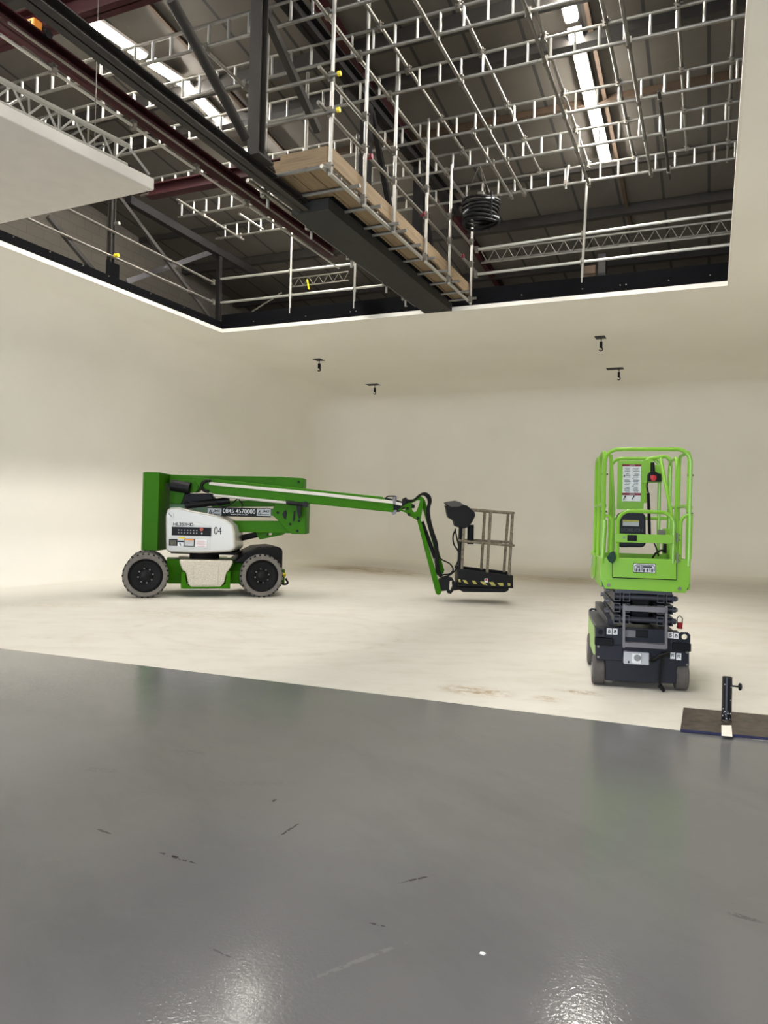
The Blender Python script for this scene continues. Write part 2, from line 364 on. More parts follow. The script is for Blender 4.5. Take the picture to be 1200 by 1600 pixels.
# the hall above and around: sloping lined roof, blockwork and dark cladding walls
def rz(y): return 9.75 - .112*y
rf = MB(); ya, yb = -9.5, 25.2
rf.add([(-14.5,ya,rz(ya)),(6.5,ya,rz(ya)),(6.5,yb,rz(yb)),(-14.5,yb,rz(yb)),(-14.5,ya,rz(ya)+.1),(6.5,ya,rz(ya)+.1),(6.5,yb,rz(yb)+.1),(-14.5,yb,rz(yb)+.1)], [(0,1,2,3),(7,6,5,4),(0,4,5,1),(1,5,6,2),(2,6,7,3),(3,7,4,0)])
struct(rf.build('roof', M['roof']))
struct(box(-13.3, -13.1, -9.5, 25.2, 0, 11).build('wall_hall_left', M['block']))
struct(box(5.9, 6.1, -9.5, 25.2, 0, 11).build('wall_hall_right', M['shell']))
struct(box(-13.3, 6.1, 25.0, 25.2, 0, 11).build('wall_hall_back', M['shell']))
fw = MB(); fw.box(-13.3, -9, -9.6, -9.4, 0, 11); fw.box(2.5, 6.1, -9.6, -9.4, 0, 11); fw.box(-9, 2.5, -9.6, -9.4, 5.0, 11)
struct(fw.build('wall_hall_front', M['block']))
for y in (5.2, 7.6, 10.1, 10.95, 12.45, 14.3, 15.97, 18.3, 20.5):
    d = {12.45: .1, 14.3: .12}.get(y, .2); mm = M['brown'] if y == 12.45 else M['dark_steel']
    struct(MB().beam((-13.1, y, rz(y)-d/2), (5.9, y, rz(y)-d/2), .08 if d < .2 else .16, d).build('roof_purlin', mm))
for x in (-7.62, -1.72):
    struct(MB().beam((x, -6, rz(-6)-.06), (x, 17, rz(17)-.05), .06, .06).build('roof_batten', M['brown']))
for x in (-5.2, 0.95):
    struct(MB().beam((x, -6, rz(-6)-.1), (x, 24, rz(24)-.1), .12, .2).build('roof_rafter', M['red_steel']))
# ---------------------------------------------------------------- strip lights on the roof
def strip(x, y0, y1, label, z=None):
    x2 = x; z0, z1 = z or (rz(y0)-.17, rz(y1)-.17)
    o = empty('strip_light', ((x+x2)/2, (y0+y1)/2, (z0+z1)/2))
    p = Vector(((x-x2)/2, (y0-y1)/2, (z0-z1)/2))
    MB().beam(p + Vector((0,0,.055)), -p + Vector((0,0,.055)), .2, .05).build('housing', M['lip'], o, .004)
    MB().beam(p*.985 + Vector((0,0,.01)), -p*.985 + Vector((0,0,.01)), .15, .042).build('tube', M['tube_light_new' if z else 'tube_light'], o, .012)
    tag(o, label, 'light', 'fluorescent strip lights on the roof')
for (p, q, lb) in ((*[(-8.2, 6.863, 8.201), (-8.2, 7.424, 8.305)], 'bright strip light cut by the top edge, left roof row'), (*[(-8.2, 7.729, 8.312), (-8.2, 8.919, 8.413)], 'long bright strip light nearest on the left roof row'),
                   (*[(-8.2, 9.091, 8.422), (-8.2, 9.859, 8.56)], 'bright strip light in the middle of the left roof row'), (*[(-8.2, 9.908, 8.565), (-8.2, 10.843, 8.571)], 'strip light at the far end of the left roof row')):
    strip(-8.2, p[1], q[1], lb, (min(p[2], rz(p[1])-.13), min(q[2], rz(q[1])-.13)))
strip(-8.2, 11.6, 12.95, 'strip light of the left roof row mostly hidden behind the dark steel column', (rz(11.6)-.24, rz(12.95)-.24)); strip(-8.2, 13.05, 14.4, 'strip light of the left roof row hidden behind the plank walkway', (rz(13.05)-.24, rz(14.4)-.24))
strip(-1.93, 8.9, 10.5, 'bright strip light nearest the top edge, right roof row')
strip(-1.93, 10.68, 12.42, 'bright strip light in the middle of the right roof row')
strip(-1.91, 12.5, 14.05, 'bright strip light at the far end of the right roof row')
for y in (4.3, 1.5, -1.3, -4.1):
    strip(-8.2, y-.8, y+1, 'strip light on the left roof row above and behind the camera', (8.3, 8.3)); strip(-1.93, y+2.2, y+4, 'strip light on the right roof row above and behind the camera')

# ---------------------------------------------------------------- overhead scaffold grid
def couplers(parent, pts, ax='x'):
    for p in pts:
        o = child(COUP, 'coupler', parent, p)
cp = MB().box(-.032, .032, -.032, .032, -.06, .06); cp.tube((-.05,.0,.03), (.06,0,.03), .011, 6); cp.tube((0,-.06,-.03), (0,.05,-.03), .011, 6)
COUP = bpy.data.objects.new('coupler', cp.mesh('coupler')); COUP.data.materials.append(M['coupler'])
ZL, ZT = 7.42, 7.70
LY = [7.77, 8.64, 9.63, 11.02, 12.11, 13.37]
names = ['nearest of six galvanised ladder beams under the roof, half cut by the top edge', 'second nearest galvanised ladder beam under the roof', 'third nearest galvanised ladder beam under the roof', 'fourth galvanised ladder beam from the front, crossing behind the plank walkway', 'second farthest galvanised ladder beam under the roof', 'farthest galvanised ladder beam, in line with the back edge of the opening']
rung_src = None
for i, y in enumerate(LY):
    o = empty('scaffold_ladder_beam', (-10.1, y, ZL)); L = 10.42
    MB().tube((0,0,0), (L,0,0), .024).build('bottom_chord', M['galv'], o); MB().tube((0,0,ZT-ZL), (L,0,ZT-ZL), .022).build('top_chord', M['galv'], o)
    if rung_src is None:
        rung_src = bpy.data.objects.new('rung', MB().tube((0,0,.01), (0,0,ZT-ZL-.01), .019, 8).mesh('rung')); rung_src.data.materials.append(M['rung'])
    off = (0, .1, .05, .14, .02, .18)[i]
    for k in range(34): child(rung_src, 'rung', o, (.06+off+k*.306, 0, 0))
    tag(o, names[i], 'ladder beam', 'ladder beams under the roof')
def ytube(x, z, y0, y1, label, r=.024, m='galv', name='scaffold_tube', group='scaffold tubes across the ladder beams'):
    o = empty(name, (x, y0, z)); MB().tube((0,0,0), (0,y1-y0,0), r).build('pipe', M[m], o)
    for y in LY:
        if y0-.02 <= y <= y1+.1: child(COUP, 'coupler', o, (0, y-y0, .03 if z < 7.5 else -.03))
    return tag(o, label, 'scaffold tube', group)
zb, zt = ZL-.05, ZT+.05
ytube(-4.32, zb, 6.8, 13.4, 'low scaffold tube running close beside the plank walkway uprights')
ytube(-3.25, zb, 6.8, 13.45, 'low scaffold tube passing just left of the black cable coil')
ytube(-3.5, zb, 10.95, 13.5, 'short low scaffold tube ending above the black cable coil')
ytube(-2.1, zb, 6.8, 13.5, 'low scaffold tube just left of the right row of strip lights')
ytube(-1.06, zb, 6.8, 13.45, 'low scaffold tube first to the right of the right strip lights')
ytube(-.78, zb, 10.8, 13.65, 'short dark scaffold tube right of the strip lights, near end on a ladder beam', m='dark_steel')
ytube(-4.05, zt, 6.8, 12.5, 'high scaffold tube just right of the walkway uprights')
ytube(-2.98, zt, 6.8, 13.45, 'high scaffold tube between the walkway and the right strip lights')
ytube(-2.13, zt, 6.8, 13.6, 'high scaffold tube directly left of the right strip lights')
ytube(-1.35, zt, 6.8, 13.6, 'high scaffold tube first to the right of the right strip lights')
ytube(-.5, zt, 6.8, 13.5, 'high scaffold tube second from the right edge of the opening')
ytube(.135, zt, 6.8, 14.2, 'high scaffold tube along the right edge of the opening')
ytube(-9.47, zb, 11.3, 13.5, 'short low scaffold tube near the far left corner of the opening')
ytube(-8.74, zb, 12.3, 13.15, 'shortest scaffold tube, on the farthest ladder beam at the left')
ytube(-6.1, zb, 7.4, 8.9, 'short low scaffold tube left of the dark steel column')
o = empty('scaffold_tube', (-2.5, 13.37, 7.34)); MB().tube((0,0,0), (.04,0,.42), .024).build('pipe', M['galv'], o); child(COUP, 'coupler', o, (0,0,.1)); tag(o, 'short stub tube leaning on the farthest ladder beam', 'scaffold tube')

# ---------------------------------------------------------------- plank walkway with its scaffold
wk = empty('scaffold_walkway', (-4.7, 7.7, ZC+.02)); WX, WY, WZ = -4.7, 7.7, ZC+.02
def W(p): return (p[0]-WX, p[1]-WY, p[2]-WZ)
SY = [7.74, 8.68, 9.66, 10.95, 12.1, 13.36]
std = None
for i, y in enumerate(SY):
    top = (8.5, 8.5, 8.05, 7.72, 7.5, 7.3)[i]
    s_ = MB().tube(W((-4.22, y, 5.43)), W((-4.22, y, top)), .024).build('upright', M['rung'], wk)
    for z in (5.52, 6.18, 6.6): child(COUP, 'coupler', wk, W((-4.23, y, z)))
for x, y, z0, z1 in ((-5.28, 7.95, 5.6, 7.6), (-5.3, 9.0, 5.6, 7.6), (-5.3, 10.6, 5.6, 7.5), (-5.3, 12.2, 5.6, 7.3)):
    MB().tube(W((x, y, z0)), W((x, y, z1)), .024).build('upright', M['galv'], wk)
MB().tube(W((-4.27, 7.62, 5.50)), W((-4.27, 13.5, 5.50)), .024).build('ledger', M['rung'], wk)
MB().tube(W((-5.3, 7.62, 5.50)), W((-5.3, 13.5, 5.50)), .024).build('ledger', M['galv'], wk)
for z, y0 in ((6.6, 7.5), (6.19, 7.5)): MB().tube(W((-4.27, y0, z)), W((-4.27, 13.75, z)), .024).build('guard_rail', M['galv'], wk)
for z in (6.6, 6.17):
    MB().tube(W((-5.4, 7.70, z)), W((-4.12, 7.70, z)), .024).build('end_rail', M['galv'], wk)
    MB().tube(W((-4.125, 7.70, z)), W((-4.09, 7.70, z)), .03).build('end_cap', M['yellow'], wk, label='yellow plastic end cap')
for y in (7.74, 8.35, 9.0, 9.62, 9.9, 10.5, 11.1, 11.75, 12.35, 12.95, 13.4):
    MB().tube(W((-5.4, y, 5.55)), W((-4.12 if y > 7.8 else -4.2, y, 5.55)), .024).build('transom', M['galv'], wk)
for (z, ys) in ((6.45, (8.9, 10.9, 12.9)), ):
    for y in ys: MB().tube(W((-4.30, y, 6.19)), W((-4.22, y, 6.19)), .034).build('red_tape', M['maroon'], wk)
for k in range(4):
    x0 = -5.28+k*.24
    for (y0, y1) in ((7.78, 10.6), (10.62, 13.5)):
        box(*[c for p in (((x0-WX), (x0+.225-WX)), ((y0-WY), (y1-WY)), ((5.578-WZ), (5.616-WZ))) for c in p]).build('deck_board', M['wood'], wk, .004)
for (y0, y1, dx) in ((7.86, 9.75, 0), (9.72, 11.7, .012), (11.68, 13.42, 0)):
    box(-4.31+dx-WX, -4.27+dx-WX, y0-WY, y1-WY, 5.62-WZ, 5.84-WZ).build('toe_board', M['wood'], wk, .004)
box(-4.97-WX, -4.315-WX, 7.82-WY, 7.86-WY, 5.62-WZ, 5.84-WZ).build('toe_board', M['wood_end'], wk, .004)
box(-5.15-WX, -4.93-WX, 7.87-WY, 7.91-WY, 5.62-WZ, 5.80-WZ).build('toe_board', M['wood_end'], wk, .004)
tag(wk, 'long plank walkway with galvanised uprights and rails over the opening', 'walkway')

# ---------------------------------------------------------------- steel roof trusses
tr = empty('steel_truss', (-4.95, 6.9, ZC))
def iblock(m, x, w, z0, z1, y0, y1, t=.02):
    m.box(x-w/2, x+w/2, y0, y1, z0, z0+t); m.box(x-w/2, x+w/2, y0, y1, z1-t, z1); m.box(x-.008, x+.008, y0, y1, z0, z1); return m
g = iblock(MB(), -.085, .19, .02, .14, -4.9, 1.62, .012); g.build('bottom_beam', M['dark_steel'], tr)
TX = -4.95
def tp(p): return (0, p[1]-6.9, p[2]-ZC)
ta, tb = [(-4.95, 7.685, 7.677), (-4.95, 12.246, 7.945)]
c_ = MB(); iblock(c_, 0, .17, 0, .22, -1.5, 7.8)
tc = c_.build('top_beam', M['black_steel'], tr); tc.location = (0, 0, (ta[2]+tb[2])/2-ZC-.11)
ztop = (ta[2]+tb[2])/2-ZC-.1
cb_ = (-4.95, 7.266, 5.602)
cc = MB(); yy = cb_[1]-6.9
cc.box(-.075, .075, yy-.075, yy-.055, .14, 3.3); cc.box(-.075, .075, yy+.055, yy+.075, .14, 3.3); cc.box(-.01, .01, yy-.06, yy+.06, .14, 3.3)
cc.build('column', M['dark_steel'], tr)
box(-.12, .12, yy-.12, yy+.2, .135, .16).build('base_plate', M['dark_steel'], tr)
MB().prism([(yy+.08,.16),(yy+.42,.16),(yy+.08,.4)], -.012, .012, 'yz').build('gusset_plate', M['dark_steel'], tr)
d1 = [(-4.95, 5.749, 6.419), (-4.95, 7.054, 5.68)]; MB().tube(tp(d1[0]), tp(d1[1]), .055, 12).build('diagonal_brace', M['dark_steel'], tr)
d2 = [(-4.95, 7.346, 7.343), (-4.95, 8.712, 6.568)]; MB().beam(tp(d2[0]), tp(d2[1]), .09, .09).build('diagonal_brace', M['dark_steel'], tr)
for yc in (10.2, 12.4):
    MB().beam((0, yc-6.9, .3), (0, yc-6.9, ztop), .14, .16, (0,1,0)).build('column', M['black_steel'], tr)
MB().beam((0, 10.35-6.9, ztop), (0, 11.6-6.9, .4), .08, .08).build('diagonal_brace', M['black_steel'], tr)
MB().beam((0, 12.5-6.9, ztop), (0, 13.5-6.9, .4), .08, .08).build('diagonal_brace', M['black_steel'], tr)
tag(tr, 'dark grey steel truss with column and braces above the opening', 'steel truss')
cb2 = empty('clad_beam', (-4.94, 8.53, ZC))
box(-.28, .28, 0, 5.09, .0, .16).build('cladding_board', M['clad'], cb2, .004)
box(-.33, .33, .03, 5.07, .16, .2).build('top_strip', M['kerb'], cb2)
tag(cb2, 'wide dark grey boxed beam below the plank walkway, ending on the back edge', 'beam')
# left lattice truss along the left edge of the opening
lt = empty('steel_truss', (-10.2, 10.3, ZC+.38))
def lp(p): return (0, p[1]-10.3, p[2]-ZC-.38)
q = [(-10.2, 10.393, 5.642), (-10.2, 10.35, 7.23)]; b0 = lp(q[0]); t0 = lp(q[1])
cl2 = MB(); cl2.box(-.05, .05, b0[1]-.05, b0[1]-.035, -.32, 2.2); cl2.box(-.05, .05, b0[1]+.035, b0[1]+.05, -.32, 2.2); cl2.box(-.01, .01, b0[1]-.05, b0[1]+.05, -.32, 2.2)
cl2.build('column', M['dark_steel'], lt)
box(.05, .065, b0[1]-.16, b0[1]+.16, -.12, .16).build('base_plate', M['kerb'], lt)
q = [(-10.2, 8.975, 6.258), (-10.2, 10.082, 5.617)]; MB().beam(lp(q[0]), lp(q[1]), .07, .07).build('diagonal_brace', M['dark_steel'], lt)
q = [(-10.2, 10.56, 7.22), (-10.2, 13.48, 5.626)]; MB().beam(lp(q[0]), lp(q[1]), .06, .07).build('diagonal_brace', M['dark_steel'], lt)
q = [(-10.2, 10.79, 7.265), (-10.2, 15.104, 7.197)]; MB().beam(lp(q[0]), lp(q[1]), .14, .16).build('top_beam', M['black_steel'], lt)
q = [(-10.2, 13.644, 7.247), (-10.2, 13.664, 5.715)]; MB().beam(lp(q[0]), lp(q[1]), .09, .1).build('column', M['black_steel'], lt)
q = [(-11.4, 12.087, 6.23), (-11.4, 15.042, 7.881)]; MB().beam((-1.2, q[0][1]-10.3, q[0][2]-ZC-.38), (-1.2, q[1][1]-10.3, q[1][2]-ZC-.38), .03, .11).build('wall_strap', M['steel_grey'], lt)
tag(lt, 'dark steel truss with column and braces along the left edge of the opening', 'steel truss')
def rail(name, p, q, label, m='galv', r=.024, group=None):
    o = empty(name, p); MB().tube((0,0,0), Vector(q)-Vector(p), r).build('pipe', M[m], o); tag(o, label, 'scaffold tube', group); return o
q = [(-10.16, 8.738, 6.529), (-10.16, 13.39, 6.477)]; r_ = rail('guard_rail', q[0], q[1], 'upper scaffold guard rail along the left edge of the opening'); child(COUP, 'coupler', r_, Vector(q[1])-Vector(q[0]))
e = (-10.16, 10.379, 6.622); MB().tube(Vector(e)-Vector(q[0])+Vector((.05,0,.02)), Vector(e)-Vector(q[0])+Vector((.16,0,.02)), .03).build('coupler', M['galv'], r_)
q = [(-10.16, 8.268, 6.053), (-10.16, 13.409, 6.043)]; r_ = rail('guard_rail', q[0], q[1], 'lower scaffold guard rail along the left edge of the opening'); child(COUP, 'coupler', r_, Vector(q[1])-Vector(q[0]))
e = (-10.16, 10.399, 6.064); MB().tube(Vector(e)-Vector(q[0])+Vector((.05,0,.0)), Vector(e)-Vector(q[0])+Vector((.14,0,.0)), .035).build('end_cap', M['yellow'], r_, label='yellow plastic end cap')
# back edge guard rails
YE = 13.66
def back_rail(pp, label, ups):
    q = pp; o = empty('guard_rail', q[0]); MB().tube((0,0,0), Vector(q[1])-Vector(q[0]), .026).build('pipe', M['rung'], o)
    for u in ups: child(COUP, 'coupler', o, Vector(u)-Vector(q[0]))
    tag(o, label, 'scaffold tube', 'guard rails along the back edge'); return o
back_rail([(-10.157, 13.66, 6.629), (-6.793, 13.66, 6.588)], 'upper back guard rail left of the dark boxed beam', [(-8.348, 13.66, 6.601), (-6.822, 13.66, 6.578)])
back_rail([(-10.14, 13.66, 6.096), (-6.061, 13.66, 6.077)], 'lower back guard rail left of the dark boxed beam', [(-8.333, 13.66, 6.092), (-6.808, 13.66, 6.075)])
back_rail([(-4.215, 13.66, 6.562), (0.276, 13.66, 6.655)], 'upper back guard rail right of the plank walkway', [(-2.225, 13.66, 6.596), (-4.215, 13.66, 6.562)])
back_rail([(-4.241, 13.66, 6.085), (0.267, 13.66, 6.109)], 'lower back guard rail right of the plank walkway', [(-2.225, 13.66, 6.097), (-4.216, 13.66, 6.082)])
def post(pp, label):
    o = empty('scaffold_upright', pp[1]); MB().tube((0,0,0), Vector(pp[0])-Vector(pp[1]), .024).build('pipe', M['rung'], o); tag(o, label, 'scaffold tube', 'uprights along the back edge')
post([(-8.322, 13.63, 7.412), (-8.318, 13.63, 5.685)], 'tall upright left of the dark boxed beam carrying the back rails')
post([(-6.793, 13.63, 6.578), (-6.796, 13.63, 5.656)], 'short upright touching the left side of the dark boxed beam')
post([(-2.173, 13.63, 7.516), (-2.222, 13.63, 5.705)], 'tall upright hanging from the farthest ladder beam, right side')
# small lattice truss behind the right back rails
la = [(-4.59, 15.2, 7.104), (0.331, 15.2, 7.101)]; lb = [(-4.583, 15.2, 6.803), (0.337, 15.2, 6.814)]; 
lo = empty('lattice_truss', la[0]); LL = la[1][0]-la[0][0]+.3; hz = .26
for dz, dy, nm in ((0,0,'chord'), (-hz,0,'chord'), (-hz*.5,.26,'chord')): MB().tube((0,dy,dz), (LL,dy,dz), .022, 8).build(nm, M['galv'], lo)
lace = MB(); n = 18
for k in range(n):
    x0 = LL*k/n; x1 = LL*(k+.5)/n; x2 = LL*(k+1)/n
    lace.tube((x0,0,0), (x1,0,-hz), .009, 6); lace.tube((x1,0,-hz), (x2,0,0), .009, 6); lace.tube((x0,0,-hz), (x1,.26,-hz*.5), .009, 6); lace.tube((x1,.26,-hz*.5), (x2,0,-hz), .009, 6)
lace.build('lacing', M['galv'], lo); tag(lo, 'slim lattice truss behind the right back guard rails', 'truss')
la = [(-9.319, 15.2, 7.008), (-7.735, 15.2, 7.016)]; lo = empty('lattice_truss', la[0]); LL = la[1][0]-la[0][0]
for dz, dy in ((0,0),(-.2,0)): MB().tube((0,dy,dz), (LL,dy,dz), .018, 8).build('chord', M['coupler'], lo)
lace = MB()
for k in range(6): lace.tube((LL*k/6,0,0), (LL*(k+.5)/6,0,-.2), .008, 6); lace.tube((LL*(k+.5)/6,0,-.2), (LL*(k+1)/6,0,0), .008, 6)
lace.build('lacing', M['coupler'], lo); tag(lo, 'short dim lattice truss behind the left back guard rails', 'truss')
# red crane beam, hoist trolley, tube along it, red cross beams
rb = iblock(MB(), 0, .196, 0, .16, -6, 8.2, .017).build('crane_beam', M['red_steel']); rb.location = (-7.09, 5.0, 6.6)
tag(rb, 'long dark red steel crane beam running away above the white flat', 'steel beam')
hp = (-7.09, 5.967, 6.796); ho = empty('hoist_trolley', (-7.09, hp[1], 6.745)); 
box(-.08, .08, -.06, .06, .0, .13).build('side_plate', M['orange'], ho, .02)
mk = MB(); mk.box(-.035,-.012,-.064,-.058,.05,.085); mk.box(.0,.03,-.064,-.058,.05,.085); mk.box(-.035,.03,-.064,-.058,.085,.095); mk.build('mark', M['inkd'], ho)
MB().lathe([(.05,-.03),(.05,.03)], (.1,.1,.02), 'x', 16).build('wheel', M['black'], ho); box(-.05,.09,.06,.2,-.0,.09).build('gearbox', M['black'], ho, .01)
tag(ho, 'orange hoist trolley sitting on the dark red crane beam', 'hoist')
q = [(-7.05, 5.519, 6.443), (-7.05, 9.552, 6.446)]; st = rail('scaffold_tube', (-7.05, q[0][1], q[0][2]), (-7.05, 13.4, (q[0][2]+q[1][2])/2), 'slim silver tube running under the dark red crane beam', m='rung', r=.02)
for y in (.7, 2.0, 3.3, 4.6): child(COUP, 'coupler', st, (0, y, .02))
MB().tube((.12,0,.1), (.12,7.4,.1), .015, 8).build('conduit', M['galv'], st)
lg = rail('scaffold_tube', (-5.35, 8.0, 5.52), (-5.35, 13.4, 5.52), 'scaffold tube with hanging stubs along the left side of the boxed beam')
for y in (.05, 1.2, 2.5, 3.9, 4.8): 
    child(COUP, 'coupler', lg, (0,y,0)); MB().tube((0.0,y+.1,-.15), (0,y+.1,.06), .02, 8).build('stub', M['rung'], lg)
xb = iblock(MB(), 0, .18, 0, .2, -1.7, 1.7)
xo = xb.build('cross_beam', M['red_steel']); xo.rotation_euler = (0,0,PI/2); q = (-8.92, 9.978, 6.78); xo.location = (q[0]+1.65, q[1], 6.78); tag(xo, 'short dark red cross beam left of the crane beam, behind the white flat', 'steel beam')
xb = iblock(MB(), 0, .2, 0, .3, -4.5, 4.5)
xo = xb.build('cross_beam', M['red_steel']); xo.rotation_euler = (0,0,PI/2); q = (-7.729, 6.967, 7.6); xo.location = (q[0], q[1], 7.6); tag(xo, 'dark red cross beam in the top left corner behind the girder', 'steel beam')
# hanging black cable coil
q = (-3.706, 12.2, 6.859); bt = (-3.695, 12.2, 6.418); rr = .30
cb3 = empty('cable_coil', (q[0], 12.2, q[2])); hh = q[2]-bt[2]
hel = []
for i in range(7*24): 
    t = i/24; a = 2*PI*t; hel.append(((rr+.012*math.sin(5*a+t))*math.cos(a), (rr+.01*math.sin(3*a))*math.sin(a), -hh*t/7 + .012*math.sin(2*a+t)))
MB().path(hel, .026, 7).build('cable', M['wire'], cb3)
hel = [((rr-.05)*math.cos(a), (rr-.05)*math.sin(a), -hh*(.1+.8*a/(2*PI*6))) for a in [2*PI*6*i/140 for i in range(141)]]
MB().path(hel, .02, 7).build('cable', M['wire'], cb3)
for a in (200, 320, 80): box(rr*math.cos(math.radians(a))-.02, rr*math.cos(math.radians(a))+.02, rr*math.sin(math.radians(a))-.03, rr*math.sin(math.radians(a))+.03, -hh*.95, .02).build('tie_strap', M['inkd'], cb3)
tape = MB()
for a, z in ((215, -hh*.62), (330, -hh*.85), (300, -.1)): 
    pts = [((rr+.012)*math.cos(math.radians(a+k)), (rr+.012)*math.sin(math.radians(a+k)), z+.0006*k) for k in range(0, 32, 5)]; tape.path(pts, .014, 6)
tape.build('white_tape', M['pale_box'], cb3)
sl = MB()
for a in (190, 300, 60): sl.tube((rr*math.cos(math.radians(a)), rr*math.sin(math.radians(a)), 0), (-.02, -.08, ZL-q[2]), .005, 5)
sl.build('sling', M['coupler'], cb3); box(-.05,.05,-.06,.06,.0,.12).build('shackle', M['galv'], cb3)
tag(cb3, 'round black cable coil hanging by slings from a ladder beam', 'cable coil')
# white horizontal flat hung at the upper left
fl = empty('ceiling_flat', (-6.12, 6.9, 5.2)); fl.rotation_euler = (0,0,0)
poly = [(0,0), (-5.2,.17), (-5.2,-3.5), (-.52,-3.4)]
MB().prism(poly, 0, .14, 'xy').build('frame', M['panel'], fl, .015)
tr2 = empty('truss', (0,0,0)); 
trs = MB(); p0 = Vector((-.12,-.32,.4)); p1 = Vector((-.62,-3.4,.4))
ch = [Vector((0,0,0)), Vector((-.22,0.02,-.2)), Vector((-.02,0,-.22))]
bpy.data.objects.remove(tr2)
for k, cvec in enumerate(ch): MB().tube(p0+cvec, p1+cvec, .03, 10).build('truss_chord', M['rung'], fl)
lac = MB()
for k in range(9):
    a, b_, c2 = p0.lerp(p1, k/9), p0.lerp(p1, (k+.5)/9), p0.lerp(p1, (k+1)/9)
    lac.tube(a+ch[0], b_+ch[2], .012, 6); lac.tube(b_+ch[2], c2+ch[0], .012, 6); lac.tube(a+ch[1], b_+ch[0], .012, 6); lac.tube(b_+ch[0], c2+ch[1], .012, 6)
lac.build('truss_lacing', M['rung'], fl)
MB().tube(p0+ch[0], p0+Vector((.1,.25,-.24)), .014, 6).build('end_brace', M['rung'], fl)
for x, y in ((-.45,-.5), (-2.5,-.4), (-1.0,-3.2), (-3.5,-3.0)): MB().tube((x,y,.13), (x,y,2.2), .006, 5).build('hanging_wire', M['coupler'], fl)
tag(fl, 'large white horizontal flat with truss hanging at the upper left', 'studio flat')
# hooks hanging through slots in the studio ceiling
for (px, ln, lab) in (((-9.331, 16.758, 5.4), .22, 'upper left'), ((-9.476, 20.439, 5.4), .4, 'lower left'), ((-2.276, 16.54, 5.4), .22, 'upper right'), ((-2.368, 20.042, 5.4), .42, 'lower right')):
    o = empty('ceiling_hook', (px[0], px[1], ZC))
    box(-ln/2, ln/2, -.14, .14, -.006, .004).build('slot_shade', M['inkd'], o)  # thin dark plate standing in for the shaded slot opening
    hx = {'lower left': .06, 'lower right': .1}.get(lab, .02)
    MB().tube((hx,0,-.005), (hx,0,-.12), .01, 6).build('chain', M['inkd'], o)
    hk = MB(); hk.box(hx-.028, hx+.028, -.025, .025, -.23, -.1); hk.path([(hx+.034*math.sin(math.radians(a)), 0, -.265+.034*math.cos(math.radians(a))) for a in range(0, 270, 20)], .013, 6)
    hk.build('hook', M['inkd'], o); tag(o, f'black hook below a ceiling slot, {lab} of the four', 'hook', 'hooks in the studio ceiling')
# odds and ends in the dark by the back edge
q = (-2.075, 14.2, 6.124); o = empty('equipment_case', (q[0], 14.2, q[2]-.12)); box(-.22,.02,-.1,.1,0,.16).build('case_body', M['brown'], o, .02); box(.06,.2,-.1,.1,ZC+TH-q[2]+.12,.35).build('side_box', M['inkd'], o); box(.07,.19,-.104,-.098,.0,.3).build('side_label', M['dark_steel'], o)
tag(o, 'small dim equipment case behind the right back guard rails', 'case')
q = (-8.36, 14.4, 6.548); o = empty('hanging_strap', (q[0], 14.4, q[2])); MB().beam((0,0,.1), (.05,0,-.12), .05, .02).build('strap', M['yellow'], o); tag(o, 'small yellow strap hanging in the dark behind the left back rails', 'strap')
q = [(-9.682, 14.0, 5.857), (-8.771, 14.0, 6.274)]; o = empty('chain', q[0]); 
cm2 = MB(); d = Vector(q[1])-Vector(q[0]); n = 14
for k in range(n): cm2.tube(d*(k/n)+Vector((0,0,.012*(k % 2))), d*((k+1)/n)+Vector((0,0,.012*((k+1) % 2))), .016, 6)
cm2.build('links', M['coupler'], o); tag(o, 'dim slack chain behind the left back guard rails', 'chain')

# ---------------------------------------------------------------- boom lift
M['stripe'] = mat('white_rail_paint', '#CFCBC2', .5)
kx, ky, ka = (-7.9915, 10.4914, 0.7001); tx, ty, ta_ = (-7.9915, 10.4914, 0.3927)
bl = empty('boom_lift', (kx, ky, 0), ta_)
DK = ka-ta_                                        # the chassis stands turned against the turret
def krot(o): o.rotation_euler = (0,0,DK); return o
def K(mb, name, m, **kw): return krot(mb.build(name, m, bl, **kw))
def wheel(u, v, name='wheel'):
    side = -1 if v < 0 else 1
    R = .357; w = .24
    tm = MB().lathe([(.27,-w/2+.012),(.275,-w/2),(R-.03,-w/2),(R,-w/2+.03),(R,w/2-.03),(R-.03,w/2),(.275,w/2),(.27,w/2-.012),(.27,-w/2+.012)], (0,0,0), 'y', 48, False)
    nf = len(tm.f)
    lugs = tm
    for i in range(26):
        a = 2*PI*i/26
        for sd in (-1, 1):
            p = Vector((math.cos(a)*(R-.018), sd*(w/2-.008), math.sin(a)*(R-.018))); q_ = p + Vector((math.cos(a)*.02, 0, math.sin(a)*.02))
            lugs.beam(p, q_, .03, .02, (0,1,0))
    wh = tm.build('wheel', M['rubber'], bl); wh.data.materials.append(M['inkd'])
    for pl in wh.data.polygons:
        if pl.index >= nf: pl.material_index = 1
    wh.rotation_euler = (0,0,DK); c, s = math.cos(DK), math.sin(DK); wh.location = (u*c-v*s, u*s+v*c, R)
    f = side
    rm = MB().lathe([(.272,-f*0),(.272,f*.1),(.255,f*.112),(.23,f*.085),(.12,f*.07),(.1,f*.1),(.0,f*.1)], (0,0,0), 'y', 40)
    rm.build('rim', M['rim'], wh)
    hb = MB().lathe([(.075,f*.09),(.075,f*.125),(.06,f*.135),(.0,f*.135)], (0,0,0), 'y', 24); hb.build('hub_cap', M['black'], wh)
    nt = MB()
    for i in range(8):
        a = 2*PI*i/8+.2; nt.tube((.115*math.cos(a), f*.06, .115*math.sin(a)), (.115*math.cos(a), f*.105, .115*math.sin(a)), .013, 6)
    nt.build('lug_nuts', M['galv'], wh)
    return wh
for u in (-.945, .915):
    wheel(u, -.56); wheel(u, .56)
